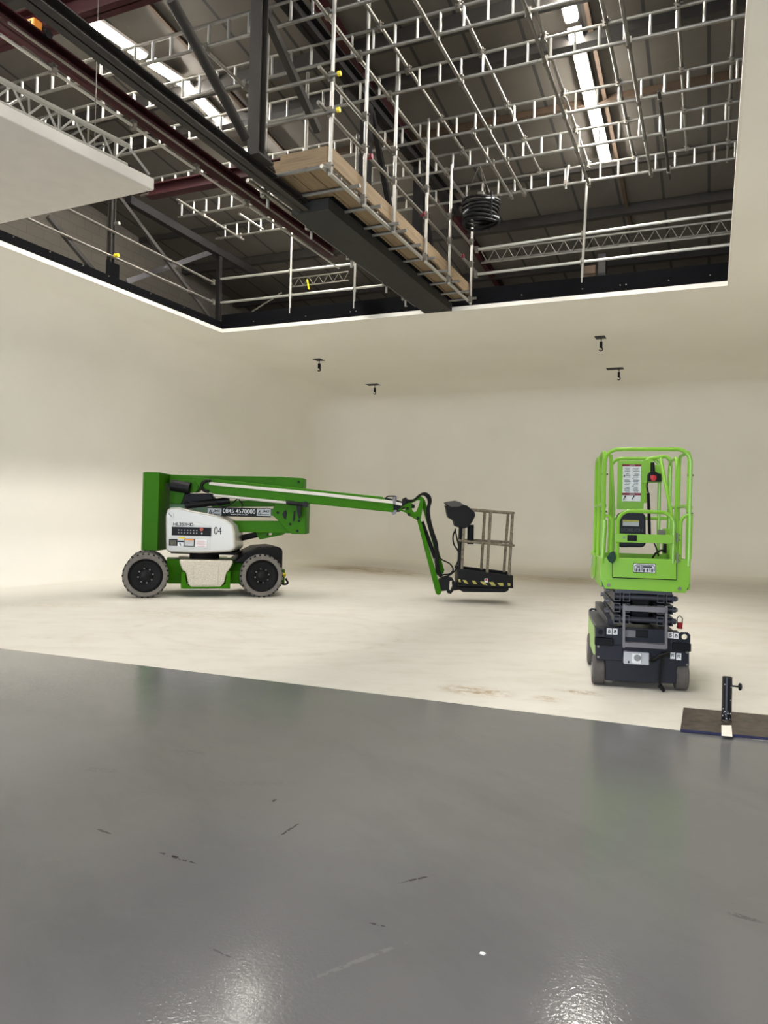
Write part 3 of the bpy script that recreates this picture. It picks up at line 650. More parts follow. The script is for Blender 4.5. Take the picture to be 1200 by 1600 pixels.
# chassis
K(MB().prism([(-.62,.2),(.62,.2),(.62,.6),(-.62,.6)], -.34, .34), 'chassis', M['green'], bevel=.02)
K(box(-1.0,-.6,-.2,.2,.25,.5), 'axle_beam', M['black_steel'], bevel=.02); K(box(.6,1.0,-.2,.2,.25,.5), 'axle_beam', M['black_steel'], bevel=.02)
K(MB().tube((-.94,-.5,.357),(-.94,.5,.357),.06), 'axle', M['black_steel']); K(MB().tube((.915,-.5,.357),(.915,.5,.357),.06), 'axle', M['black_steel'])
for sd in (-1, 1):
    tray = MB().prism([(-.39,.14),(.4,.14),(.4,.42),(.34,.42),(.32,.22),(.27,.19),(-.27,.19),(-.3,.22),(-.33,.42),(-.39,.42)], sd*.35, sd*.62); K(tray, 'side_tray', M['green'], bevel=.012)
    tb_ = MB().prism([(-.42,.61),(.43,.61),(.43,.56),(.37,.44),(.34,.42),(.30,.24),(.24,.17),(-.24,.17),(-.28,.24),(-.32,.42),(-.37,.44),(-.42,.56)], sd*.36, sd*.635)
    t_ = K(tb_, 'battery_trough', M['trough'], bevel=.025, seg=3)
    pn = MB(); pn.prism([(-.2,.2),(.2,.2),(.2,.52),(-.2,.52)], sd*.63, sd*.648); pn.build('trough_panel', M['trough'], t_, bevel=.008)
K(MB().prism([(.38,.42),(.8,.42),(.8,.2),(.38,.2)], -.36, .36), 'chassis_end', M['green'], bevel=.01)
fd = [(.44,.56),(.52,.62),(.66,.74),(.85,.83),(1.1,.85),(1.24,.83),(1.28,.78),(1.28,.42),(1.1,.42),(1.1,.56)]
K(MB().prism(fd, -.5, .5), 'rear_cover', M['black'], bevel=.04, seg=3)
K(box(1.18,1.33,-.46,.46,.2,.45), 'tail_bracket', M['green'], bevel=.01)
K(MB().tube((1.22,-.5,.38),(1.34,-.5,.36),.03,12), 'charging_connector', M['yellow'], label='yellow connector')
K(MB().path(smooth([(1.34,-.48,.3),(1.38,-.48,.22),(1.3,-.48,.2),(1.25,-.48,.26)]),.018), 'towing_ring', M['black_steel'])
MB().lathe([(.25,.60),(.25,.70),(.3,.71),(.3,.75)], (0,0,0), 'z', 32).build('slew_ring', M['black_steel'], bl)
box(-.5,.62,-.3,.3,.69,.74).build('turntable', M['black_steel'], bl, .01)
# turret: rear mast, hood, arms (local x along the boom, y away from the camera side)
VN = -.5
MB().prism([(-.98,-.3),(-.955,-.43),(-.9,-.5),(-.655,-.5),(-.655,.3),(-.9,.36),(-.98,.28)], .74, 2.045, 'xy').build('mast', M['green'], bl, .012)
hood_px = [(-0.501, 0.773), (-0.521, 1.323), (-0.497, 1.43), (-0.434, 1.468), (-0.295, 1.467), (-0.081, 1.419), (0.186, 1.378), (0.368, 1.335), (0.519, 1.265), (0.606, 1.193), (0.64, 1.088), (0.653, 0.814), (0.575, 0.759), (0.416, 0.744), (0.065, 0.719), (-0.457, 0.721)]
hd = MB().prism(hood_px, -.56, .1).build('hood', M['hood'], bl, .05, 4)
YH = -.566
def patch(name, pts, m, parent, y=YH, t=.006, label=None):
    (x0,_,z0), (x1,_,z1) = pts
    return box(x0, x1, y-t, y+.02, z0, z1).build(name, m, parent, 0, label=label)
rc = MB().prism([(-0.398, 0.777), (-0.417, 1.252), (-0.231, 1.278), (-0.017, 1.241), (0.229, 1.173), (0.249, 0.793)], -.563, -.54); rc.build('recessed_panel', M['hood'], hd, .006)
cp_ = patch('control_panel', [(-0.398, -0.57, 1.147), (0.249, -0.57, 1.005)], M['inkd'], hd, -.572)
PNL = MB()
for i in range(7):
    for j in range(2):
        (x0,_,z0) = (-0.297, -0.58, 1.086); PNL.box(x0+i*.05, x0+i*.05+.022, -.581, -.575, z0-j*.045, z0-j*.045+.018)
PNL.build('panel_legend', M['greyink'], hd)
(x0,_,z0) = (0.1, -0.58, 1.117); MB().lathe([(.032,-.60),(.03,-.605),(.0,-.605)], (x0,0,z0), 'y', 18).build('stop_button', mat('faded_red_button', '#A8503C', .5), hd)
(x0,_,z0) = (0.102, -0.58, 1.049); MB().lathe([(.014,-.575),(.014,-.59),(0,-.59)], (x0,0,z0), 'y', 12).build('key_switch', M['galv'], hd)
(a,_,b), (c,_,d) = [(-0.379, -0.58, 1.163), (-0.046, -0.58, 1.219)]; text_fit('HL3S3HD', (a,b,c,d), -.572, 'model_lettering', M['inkd'], hd, bold=.012)
(a,_,b), (c,_,d) = [(0.299, -0.58, 1.038), (0.423, -0.58, 1.162)]; text_fit('04', (a,b,c,d), -.5625, 'fleet_number', M['inkd'], hd)
patch('decal', [(-0.443, -0.57, 0.834), (-0.307, -0.57, 0.943)], M['inkd'], hd, -.569); patch('decal', [(-0.427, -0.57, 0.845), (-0.323, -0.57, 0.927)], mat('olive_decal', '#5A5648', .6), hd, -.573)
patch('decal', [(-0.293, -0.57, 0.827), (-0.2, -0.57, 0.909)], M['white'], hd, -.569); patch('decal', [(-0.301, -0.57, 0.895), (-0.2, -0.57, 0.919)], M['inkd'], hd, -.571)
(a,_,b), (c,_,d) = [(-0.264, -0.58, 0.839), (-0.228, -0.58, 0.882)]; MB().beam((a,-.576,d),((a+c)/2,-.576,b),.004,.014).build('decal_symbol', M['inkd'], hd)
patch('decal', [(-0.192, -0.57, 0.829), (-0.02, -0.57, 0.955)], M['inkd'], hd, -.568); patch('decal', [(-0.182, -0.57, 0.84), (-0.03, -0.57, 0.929)], M['silver'], hd, -.571); patch('decal_stripe', [(-0.185, -0.57, 0.93), (-0.031, -0.57, 0.95)], M['orange'], hd, -.571)
patch('decal', [(-0.001, -0.57, 0.819), (0.192, -0.57, 0.95)], M['white'], hd, -.569)
dl = MB()
(x0,_,z0), (x1,_,z1) = [(0.015, -0.57, 0.83), (0.177, -0.57, 0.934)]
for k in range(6): zz = z0+(z1-z0)*(k+.3)/6; dl.box(x0, x1-.03*(k % 2), -.578, -.572, zz, zz+.006)
dl.build('decal_lines', mat('pink_print', '#D8A8A4', .6), hd)
patch('warning_sticker', [(-0.487, -0.57, 1.292), (-0.383, -0.57, 1.38)], M['white'], hd, -.569)
(a,_,b), (c,_,d) = [(-0.463, -0.58, 1.309), (-0.401, -0.58, 1.368)]; MB().beam((a,-.576,d),(c,-.576,b),.004,.014).build('decal_symbol', M['greyink'], hd)
patch('yellow_sticker', [(-0.286, -0.57, 0.954), (-0.18, -0.57, 0.978)], M['yellow'], hd, -.571)
(a,_,b), (c,_,d) = [(-0.543, -0.5, 1.748), (-0.495, -0.5, 1.877)]; text_fit('04', (a,b,c,d), -.504, 'fleet_number', M['inkd'], bl)
# arms seen behind the hood
MB().prism([(-0.647, 2.038), (-0.267, 2.03), (1.293, 2.045), (1.649, 2.026), (1.654, 1.854), (1.298, 1.857), (-0.643, 1.877)], .0, .3).build('upper_link', M['green'], bl, .008)
MB().prism([(1.199, 2.043), (1.685, 2.027), (1.685, 1.599), (1.575, 1.596), (1.206, 1.763)], -.06, .36).build('knuckle_head', M['green'], bl, .01)
MB().prism([(-0.581, 1.531), (-0.073, 1.521), (0.127, 1.466), (1.203, 1.487), (1.207, 1.367), (0.46, 1.348), (-0.069, 1.368), (-0.576, 1.356)], -.16, .0).build('sign_link', mat('deep_green_paint', '#1E5207', .45), bl, .006)
MB().prism([(0.123, 1.592), (1.495, 1.658), (1.334, 1.534), (0.126, 1.493)], -.1, .2).build('middle_link', M['green'], bl, .006)
MB().prism([(0.381, 1.265), (1.345, 1.283), (1.514, 1.08), (0.474, 1.076), (0.385, 1.128)], -.2, .2).build('lower_arm', M['green'], bl, .01)
kn = [(1.186, 1.432), (1.237, 1.574), (1.769, 1.62), (1.767, 1.072), (1.533, 1.071), (1.444, 1.134), (1.31, 1.283), (1.209, 1.367)]
hole1 = [(1.372, 1.404), (1.398, 1.453), (1.436, 1.47), (1.448, 1.405), (1.429, 1.307), (1.384, 1.35)]
kb = MB().prism(kn, -.24, .3, holes=()).build('knuckle_plate', M['green'], bl, .01)
kd = MB().prism(hole1, -.247, -.238); (x,_,z) = (1.564, -0.24, 1.376); kd.prism([(x-.02,z-.1),(x+.02,z-.08),(x+.03,z+.09),(x-.0,z+.08)], -.247, -.238)
kd.build('hole_shade', M['inkd'], kb)  # dark patches laid on the plate, painting in the shade of its holes
bolt = MB()
for p in [(1.291, -0.24, 1.423), (1.507, -0.24, 1.234), (1.63, -0.24, 1.123), (1.653, -0.24, 1.291)]: bolt.lathe([(.0,-.255),(.022,-.255),(.022,-.235)], (p[0],0,p[2]), 'y', 12)
for p in [(1.605, -0.06, 1.964)]: bolt.lathe([(.0,-.08),(.022,-.08),(.022,-.05)], (p[0],0,p[2]), 'y', 12)
bolt.build('pin_bolts', M['inkd'], kb)
MB().prism([(0.903, 1.086), (1.386, 1.076), (1.343, 1.042), (0.972, 0.956), (0.927, 1.01)], -.1, .1, holes=[[(1.09, 1.074), (1.178, 1.071), (1.168, 1.038), (1.091, 1.025)]]).build('cylinder_bracket', M['green'], bl, .0)
c0, c1 = [(0.51, 0.0, 0.941), (0.918, -0.0, 1.04)]; MB().tube(c0, c1, .055, 14, .05).build('lift_cylinder', M['black'], bl)
MB().prism([(0.506, 1.074), (0.617, 1.065), (0.6, 0.888), (0.582, 0.744), (0.515, 0.743)], -.15, .15).build('cylinder_mount', M['black_steel'], bl, .01)
MB().tube((-0.555, -0.16, 1.848), (-0.234, -0.16, 1.801), .1, 16).build('drive_motor', M['black'], bl)
MB().prism([(-0.598, 1.948), (-0.223, 1.957), (-0.122, 1.916), (-0.097, 1.796), (-0.139, 1.74), (-0.327, 1.724), (-0.399, 1.525), (-0.586, 1.509)], -.12, .1).build('pivot_plate', M['green'], bl, .01)
MB().prism([(-0.419, 1.713), (0.102, 1.725), (0.194, 1.584), (-0.224, 1.475), (-0.413, 1.514)], -.1, .1).build('valve_block', M['inkd'], bl, .02)
MB().tube((-0.306, -0.15, 1.504), (0.438, -0.15, 1.61), .06, 12).build('slew_hose_cover', M['black'], bl)
# main telescopic boom
bm_px = [(-0.167, 1.981), (0.051, 1.975), (3.061, 1.73), (3.105, 1.693), (3.245, 1.664), (3.25, 1.477), (1.837, 1.587), (1.361, 1.618), (0.275, 1.7), (0.013, 1.769)]
mbm = MB().prism(bm_px, -.34, -.1).build('main_boom', M['green'], bl, .012)
MB().prism([(0.142, 1.91), (2.01, 1.778), (3.213, 1.673), (3.385, 1.635), (3.386, 1.587), (3.214, 1.62), (2.011, 1.724), (0.143, 1.862)], -.365, -.335).build('white_stripe_rail', M['stripe'], mbm, .004)
MB().tube((0.228, -0.37, 1.686), (1.453, -0.37, 1.592), .024, 12).build('extension_cylinder', M['hood'], mbm)
MB().tube((1.446, -0.36, 1.598), (1.812, -0.36, 1.564), .035, 12).build('cylinder_end', M['black'], mbm); MB().lathe([(.0,-.41),(.05,-.41),(.05,-.33),(0,-.33)], ((1.775, -0.36, 1.574)[0], 0, (1.775, -0.36, 1.574)[2]), 'y', 16).build('roller', M['black'], mbm)
MB().prism([(1.619, 1.559), (1.705, 1.55), (1.7, 1.357), (1.668, 1.325), (1.645, 1.378)], -.37, -.33).build('hose_clamp', M['inkd'], bl, .004)
(a,_,b), (c,_,d) = [(-0.006, -0.35, 1.756), (0.13, -0.35, 1.921)]
MB().path([(a+.13+.11*math.cos(math.radians(t)), -.36, (b+d)/2+.09*math.sin(math.radians(t))) for t in range(70, 290, 15)], .026, 8).build('hose_loop', M['wire'], mbm)
MB().path(smooth([(-0.265, -0.3, 1.589), (-0.046, -0.3, 1.53), (0.171, -0.3, 1.557), (0.389, -0.3, 1.497), (0.518, -0.3, 1.555), (0.624, -0.3, 1.633), (0.714, -0.3, 1.527)]), .012, 6).build('hose', M['wire'], bl)
MB().path(smooth([(0.701, -0.35, 1.601), (0.714, -0.35, 1.526), (0.683, -0.35, 1.461), (0.662, -0.35, 1.45)]), .008, 6).build('hose', M['wire'], bl)
MB().path(smooth([(0.555, -0.2, 0.916), (0.706, -0.2, 1.007), (0.879, -0.2, 1.054), (0.945, -0.2, 1.034)]), .01, 6).build('hose', M['wire'], bl)
# the hire sign on the sign link
sg = empty('hire_sign', (0,0,0)); bpy.data.objects.remove(sg)
sp = patch('sign_plate', [(0.077, -0.17, 1.339), (1.157, -0.17, 1.491)], M['inkd'], bl, -.165)
for (p0, p1) in ([(0.083, -0.18, 1.35), (0.317, -0.18, 1.47)], [(0.922, -0.18, 1.363), (1.159, -0.18, 1.482)]):
    patch('logo_plate', (p0, p1), M['silver'], sp, -.172)
    x0, z0, x1, z1 = p0[0], p0[2], p1[0], p1[2]; w_ = x1-x0; h_ = z1-z0
    text_fit('JMS', (x0+w_*.36, z0+h_*.38, x0+w_*.92, z0+h_*.82), -.1795, 'logo_lettering', M['inkd'], sp, .25, .012)
    lg_ = MB(); lg_.prism([(x0+w_*.08,z0+h_*.3),(x0+w_*.2,z0+h_*.75),(x0+w_*.28,z0+h_*.75),(x0+w_*.16,z0+h_*.3)], -.1795, -.176); lg_.prism([(x0+w_*.2,z0+h_*.3),(x0+w_*.3,z0+h_*.62),(x0+w_*.34,z0+h_*.3)], -.1795, -.176)
    lg_.box(x0+w_*.08, x0+w_*.92, -.1795, -.176, z0+h_*.16, z0+h_*.24); lg_.build('logo_mark', M['inkd'], sp)
(a,_,b), (c,_,d) = [(0.341, -0.18, 1.394), (0.897, -0.18, 1.47)]; text_fit('0845 4570000', (a,b,c,d), -.173, 'phone_lettering', M['white'], sp, bold=.01)
(a,_,b), (c,_,d) = [(0.474, -0.18, 1.357), (0.768, -0.18, 1.391)]; text_fit('www.jms.co.uk', (a,b,c,d), -.173, 'web_lettering', M['white'], sp)
# boom nose, jib
MB().prism([(3.08, 1.727), (3.515, 1.64), (3.602, 1.61), (3.603, 1.556), (3.409, 1.54), (3.346, 1.485), (3.227, 1.482)], -.3, -.14).build('boom_nose', M['inkd'], bl, .01)
MB().tube((3.265, -0.34, 1.739), (3.257, -0.34, 1.61), .035, 12).build('nose_sensor', M['steel_grey'], bl)
MB().path(smooth([(3.116, -0.34, 1.714), (3.152, -0.34, 1.742), (3.265, -0.34, 1.744), (3.281, -0.34, 1.718), (3.273, -0.34, 1.632)]), .012, 6).build('guard_loop', M['inkd'], bl)
MB().prism([(3.216, 1.513), (3.302, 1.515), (3.293, 1.451), (3.24, 1.428), (3.218, 1.46)], -.33, -.26).build('nose_foot', M['steel_grey'], bl)
lk = [(3.324, 1.516), (3.429, 1.605), (3.471, 1.639), (3.546, 1.651), (3.62, 1.718), (3.694, 1.763), (3.749, 1.721), (3.732, 1.548), (3.709, 1.375), (3.651, 1.352), (3.498, 1.435), (3.454, 1.477)]
h1 = [(3.542, 1.63), (3.642, 1.691), (3.691, 1.693), (3.676, 1.622), (3.631, 1.503), (3.599, 1.486), (3.572, 1.501), (3.554, 1.544)]
h2 = [(3.366, 1.534), (3.435, 1.579), (3.442, 1.514)]
MB().prism(lk, -.32, -.18, holes=[h1, h2]).build('jib_link', M['green'], bl)
pv = MB()
for p in [(3.479, -0.3, 1.547), (3.508, -0.3, 1.445), (3.659, -0.3, 1.385)]: pv.lathe([(0,-.345),(.025,-.345),(.025,-.3)], (p[0],0,p[2]), 'y', 14)
pv.build('pivot_pins', M['inkd'], bl)
MB().prism([(3.638, 1.384), (3.697, 1.396), (4.085, 0.174), (4.065, 0.125), (4.023, 0.114), (3.99, 0.139)], -.33, -.25).build('jib_arm', M['green'], bl, .008)
MB().prism([(3.687, 1.733), (3.73, 1.75), (3.775, 1.691), (4.129, 0.518), (4.114, 0.463), (4.07, 0.462), (4.041, 0.57)], -.2, -.1).build('jib_arm', M['green'], bl, .008)
MB().tube((3.727, -0.22, 1.332), (3.969, -0.22, 0.724), .035, 12).build('jib_cylinder', M['black'], bl)
MB().tube((3.879, -0.22, 0.872), (4.005, -0.22, 0.574), .016, 10).build('cylinder_rod', M['rung'], bl)
def hoses(n, pts, r=.016):
    P = smooth(pts)
    for k in range(n): MB().path([p + Vector((.018*k, -.02*k, .012*k)) for p in P], r, 7).build('hose', M['wire'], bl)
hoses(3, [(3.384, -0.3, 1.668), (3.513, -0.3, 1.66), (3.598, -0.3, 1.705), (3.671, -0.3, 1.771), (3.746, -0.3, 1.784), (3.812, -0.3, 1.732), (3.83, -0.3, 1.647), (3.806, -0.3, 1.528), (3.821, -0.3, 1.367), (3.879, -0.3, 1.154), (3.948, -0.3, 0.963), (3.974, -0.3, 0.771), (3.978, -0.3, 0.621), (4.003, -0.3, 0.483), (4.058, -0.3, 0.42)])
hoses(1, [(3.995, -0.3, 0.804), (4.072, -0.3, 0.709), (4.213, -0.3, 0.638), (4.269, -0.3, 0.543), (4.207, -0.3, 0.467), (4.1, -0.3, 0.453), (4.058, -0.3, 0.409)], .012)
hoses(1, [(4.295, -0.3, 1.219), (4.255, -0.3, 1.11), (4.269, -0.3, 0.972), (4.347, -0.3, 0.845), (4.362, -0.3, 0.674), (4.312, -0.3, 0.544), (4.207, -0.3, 0.445), (4.122, -0.3, 0.421)], .013)
hoses(1, [(4.284, -0.3, 1.229), (4.321, -0.3, 1.059), (4.356, -0.3, 0.909), (4.36, -0.3, 0.738), (4.3, -0.3, 0.576)], .012)
MB().prism([(3.384, 1.702), (3.448, 1.736), (3.481, 1.694), (3.451, 1.617), (3.386, 1.627)], -.34, -.2).build('hose_clamp', M['black'], bl, .005)
# basket
bmx = MB().prism([(4.032, 0.368), (4.106, 0.424), (4.258, 0.406), (4.303, 0.332), (4.432, 0.314), (4.435, 0.217), (4.285, 0.191), (4.243, 0.136), (4.189, 0.145), (4.166, 0.188), (4.069, 0.175)], -.3, -.1, holes=[[(4.216, 0.351), (4.27, 0.363), (4.265, 0.309), (4.272, 0.256), (4.242, 0.179), (4.214, 0.2)]])
bmx.build('basket_mount', M['black'], bl)
MB().prism([(4.283, 0.267), (5.186, 0.269), (5.187, 0.232), (5.124, 0.198), (4.435, 0.184)], -.42, .12).build('basket_subframe', M['black'], bl, .006)
BX0, BX1 = (4.336, -0.45, 0.397)[0], (5.247, -0.45, 0.421)[0]; (_,_,BZ0) = (4.813, -0.45, 0.283); BZ1 = (4.808, -0.45, 0.505)[2]
yb0, yb1 = -.5, .2
MB().prism([(4.321, 0.576), (5.24, 0.484), (5.251, 0.274), (4.708, 0.28), (4.348, 0.334)], yb0, yb0+.03).build('basket_side', M['black'], bl, .012)
bsk = box(BX0, BX1, yb0+.02, yb1, BZ0, BZ0+.03).build('basket_floor', M['black'], bl)
MB().prism([(BX0,BZ0),(BX1,BZ0),(BX1,BZ1-.0),(BX0,BZ1+.08)], yb1-.03, yb1).build('basket_side', M['black'], bl, .01)
box(BX0, BX0+.03, yb0+.03, yb1-.03, BZ0, BZ1+.06).build('basket_side', M['black'], bl, .01); box(BX1-.03, BX1, yb0+.03, yb1-.03, BZ0, BZ1-.02).build('basket_side', M['black'], bl, .01)
hz_ = MB()
for xs in ((716,719.5,711,904),(723,729,0,0),(737,745,0,0),(750,757,0,0),(764,772,0,0),(778,787,0,0),(790,794,0,0)): pass
for q4 in ([(4.342, 0.402), (4.373, 0.402), (4.385, 0.35), (4.353, 0.36)], [(4.41, 0.393), (4.468, 0.389), (4.512, 0.327), (4.454, 0.341)], [(4.563, 0.387), (4.616, 0.383), (4.659, 0.326), (4.596, 0.33)], [(4.7, 0.374), (4.763, 0.376), (4.827, 0.315), (4.753, 0.323)], [(4.847, 0.373), (4.92, 0.37), (4.964, 0.308), (4.89, 0.311)], [(4.984, 0.356), (5.078, 0.358), (5.089, 0.311), (5.027, 0.31)], [(5.151, 0.36), (5.198, 0.356), (5.199, 0.314), (5.163, 0.313)]):
    hz_.prism(q4, yb0-.004, yb0+.01)
hz_.build('hazard_stripes', M['hazard'], bl)
patch('decal', [(4.773, -0.51, 0.361), (4.829, -0.51, 0.426)], M['white'], bl, yb0-.006); patch('decal', [(4.783, -0.51, 0.393), (4.819, -0.51, 0.417)], M['red'], bl, yb0-.01)
(x0,_,z0) = (4.644, -0.2, 0.481); MB().beam((x0-.1,-.3,z0),(x0+.1,-.3,z0),.12,.02).build('foot_pedal', mat('rust_red_pedal', '#8A4A36', .6), bl)
rr_ = .022
def brail(pp, r=rr_): MB().path([Vector(p) for p in pp], r, 9).build('basket_rail', M['basket_rail'], bl)
t0 = (4.443, -0.47, 1.558); t1 = (5.234, -0.47, 1.514); f0 = (t0[0]+.1, yb1-.03, (4.633, 0.17, 1.553)[2]); f1 = (t1[0]-.04, yb1-.03, (5.265, 0.17, 1.518)[2])
brail([t0, (t1[0]-.04,t1[1],t1[2]), (t1[0],t1[1]+.05,t1[2]), (f1[0]+.04,f1[1]-.05,f1[2]), f1, f0])
m0 = (4.35, -0.47, 1.033); m1 = (5.247, -0.47, 0.976); g1 = (m1[0]-.04, yb1-.03, (5.277, 0.17, 1.014)[2]); g0 = (m0[0]+.05, yb1-.03, (4.601, 0.17, 1.035)[2])
brail([(m0[0],m0[1]+.1,m0[2]+.03), m0, (m1[0]-.04,m1[1],m1[2]), (m1[0],m1[1]+.05,m1[2]), (g1[0]+.04,g1[1]-.05,g1[2]), g1, g0])
for a, b in (((4.85, -0.47, 1.52), (4.816, -0.47, 0.496)), ((5.213, -0.47, 1.498), (5.179, -0.47, 0.484)), ((4.827, 0.17, 1.535), (4.79, 0.17, 0.524)), ((5.232, 0.17, 1.512), (5.184, 0.17, 0.49)), ((4.414, -0.47, 1.256), (4.399, -0.47, 0.569))): brail([a, b], .025)
MB().tube((4.367, -0.4, 1.254), (4.357, -0.4, 0.563), .03, 10).build('basket_post', M['black'], bl)
ctl = MB().prism([(4.115, 1.589), (4.127, 1.536), (4.151, 1.419), (4.249, 1.367), (4.273, 1.272), (4.402, 1.232), (4.497, 1.267), (4.549, 1.343), (4.6, 1.451), (4.587, 1.515), (4.511, 1.578), (4.457, 1.619), (4.349, 1.638), (4.147, 1.611)], -.5, -.08).build('control_box', M['black'], bl, .02)
MB().prism([(4.092, 1.664), (4.134, 1.675), (4.252, 1.694), (4.338, 1.675), (4.403, 1.628), (4.329, 1.594), (4.201, 1.586), (4.125, 1.622)], -.52, -.05).build('control_lid', mat('dusty_grey_lid', '#4A4845', .6), ctl, .012)
MB().prism([(4.09, 1.609), (4.144, 1.6), (4.167, 1.536), (4.124, 1.546)], -.5, -.3).build('hand_guard', M['black'], ctl, .01)
MB().tube((4.554, -0.2, 1.299), (4.556, -0.2, 0.975), .055, 14).build('document_tube', M['black'], bl)
tag(bl, 'green articulated boom lift with white hood and grey basket on the white floor', 'boom lift')

# ---------------------------------------------------------------- scissor lift
sx_, sy_, sa_ = (-0.5201, 6.6175, 0.2007)
sl_ = empty('scissor_lift', (sx_, sy_, 0), sa_)
def SB(name, p0, p1, y0, y1, m, bevel=.006, parent=None, label=None):
    return box(p0[0], p1[0], y0, y1, p0[2], p1[2]).build(name, m, parent or sl_, bevel, label=label)
LEN = 1.28
fr = [(-0.375, 0.501), (-0.14, 0.509), (-0.139, 0.482), (0.209, 0.486), (0.209, 0.497), (0.305, 0.497), (0.307, 0.417), (0.382, 0.416), (0.386, 0.219), (0.291, 0.213), (0.289, 0.066), (-0.281, 0.052), (-0.284, 0.218), (-0.363, 0.234)]
chs = MB().prism(fr, .0, .12).build('chassis_front', M['navy'], sl_, .008)
x0, x1 = (-0.362, 0.0, 0.393)[0], (0.372, -0.0, 0.437)[0]
box(x0+.07, x1-.07, .1, LEN-.05, .1, .42).build('chassis_body', M['navy'], sl_, .01)
MB().prism([(0.02,.08),(.12,.08),(.12,.26),(.02,.26)], x0+.09, x1-.11, 'yz').build('pothole_guard', M['navy'], sl_, .01)
box(x0-.0, x0+.03, .12, LEN-.05, .2, .46).build('side_skirt', M['lime'], sl_, .008)
box(x1-.03, x1, .12, LEN-.05, .2, .39).build('side_skirt', M['lime'], sl_, .008)
box(x0+.0, x0+.12, .1, LEN-.05, .45, .5).build('top_rail', M['scissor_steel'], sl_, .006); box(x1-.2, x1-.1, .1, LEN-.05, .45, .5).build('top_rail', M['scissor_steel'], sl_, .006)
SB('fork_pocket', (-0.377, -0.0, 0.354), (-0.226, -0.0, 0.417), -.035, .03, M['inkd']); SB('fork_pocket', (0.248, -0.0, 0.344), (0.392, 0.0, 0.411), -.035, .03, M['inkd'])
blk = SB('corner_block', (-0.373, 0.0, 0.422), (-0.293, -0.0, 0.503), -.03, .05, M['navy']); p = (-0.332, -0.0, 0.468); MB().lathe([(0,-.032),(.022,-.032),(.022,-.02)], (p[0],0,p[2]), 'y', 18).build('socket', M['inkd'], blk)
SB('cover_plate', (-0.358, 0.0, 0.229), (-0.147, 0.0, 0.362), -.012, .02, M['navy'])
cv = MB()
for p in [(-0.347, 0.0, 0.342), (-0.345, -0.0, 0.252), (0.364, -0.0, 0.335), (0.366, -0.0, 0.234)]: cv.lathe([(0,-.022),(.01,-.022),(.01,-.005)], (p[0],0,p[2]), 'y', 10)
cv.build('cover_screws', M['galv'], sl_)
def lug(c, w, h, y):
    (cx_, _, cz) = c; out = [(cx_-w/2,cz-h/2),(cx_+w/2,cz-h/2),(cx_+w/2,cz+h/2-.02),(cx_+w/2-.02,cz+h/2),(cx_-w/2+.02,cz+h/2),(cx_-w/2,cz+h/2-.02)]
    hole = [(cx_+w*.26*math.cos(2*PI*i/14), cz+.004+w*.26*math.sin(2*PI*i/14)) for i in range(14)]
    return MB().prism(out, y, y+.02, holes=[hole])
lug((-0.317, 1.2, 0.485), .085, .085, 1.2).build('lifting_lug', M['navy'], sl_)
lug((0.344, 0.0, 0.456), .09, .085, .0).build('lifting_lug', M['navy'], sl_)
for c in ((-0.277, 1.0, 0.442), (0.388, 0.5, 0.497)):
    v_ = MB(); v_.box(c[0]-.02, c[0]+.02, c[1]-.03, c[1]+.03, c[2]-.035, c[2]+.02); v_.build('release_valve', M['red'], sl_, .004)
    MB().path([(c[0]-.022, c[1], c[2]), (c[0]-.022, c[1], c[2]+.06), (c[0], c[1], c[2]+.08), (c[0]+.022, c[1], c[2]+.06), (c[0]+.022, c[1], c[2])], .005, 6).build('wire_guard', M['galv'], sl_)
# wheels
def swheel(x, y, r=.125, w=.1, f=-1):
    o = MB().lathe([(.06,-w/2),(r-.012,-w/2),(r,-w/2+.012),(r,w/2-.012),(r-.012,w/2),(.06,w/2),(.06,-w/2)], (0,0,0), 'x', 36, False).build('wheel', M['tread'], sl_); o.location = (x, y, r)
    MB().lathe([(0,-w/2-.006),(.062,-w/2-.006),(.07,-w/2+.01),(.07,w/2-.01),(.062,w/2+.006),(0,w/2+.006)], (0,0,0), 'x', 24).build('hub', M['steel_grey'], o)
wl = ((-0.386, -0.0, 0.064)[0]+(-0.286, -0.0, 0.071)[0])/2; wr = ((0.288, -0.0, 0.111)[0]+(0.388, -0.0, 0.118)[0])/2
swheel(wl, .1); swheel(wr, .1); swheel(wl-.0, 1.02, .15, .08); swheel(wr, 1.02, .15, .08)
# folded scissor stack
rows = [((-0.198, 0.05, 0.767)[2]), ((-0.196, 0.05, 0.674)[2]), ((-0.194, 0.05, 0.576)[2])]
ua = [p[0] for p in [(-0.197, 0.05, 0.723), (-0.121, 0.05, 0.727), (0.155, 0.05, 0.74), (0.227, 0.05, 0.744)]]
for ri, z in enumerate(rows):
    for ci, u in enumerate(ua):
        w_, h_ = .056, .075
        m = MB().prism([(u-w_/2,z-h_/2),(u+w_/2,z-h_/2),(u+w_/2,z+h_/2),(u-w_/2,z+h_/2)], .03, LEN-.12, holes=[[(u-w_/2+.007,z-h_/2+.007),(u+w_/2-.007,z-h_/2+.007),(u+w_/2-.007,z+h_/2-.007),(u-w_/2+.007,z+h_/2-.007)]])
        m.build('scissor_arm', M['scissor_steel'], sl_)
    MB().tube((ua[0]-.02, .07, z), (ua[3]+.055, .07, z), .024, 14).build('cross_tube', M['scissor_steel'], sl_)
    MB().tube((ua[3]+.03, .07, z), (ua[3]+.068, .07, z), .017, 6).build('pin_bolt', M['steel_grey'], sl_)
    for yy_ in (.5, .62, 1.1): MB().tube((ua[0]-.06, yy_, z+.01), (ua[0]+.02, yy_, z+.01), .02, 12).build('pin_bolt', M['steel_grey'], sl_)
    MB().tube((ua[0], .58, z), (ua[3], .58, z), .028, 12).build('cross_tube', M['scissor_steel'], sl_)
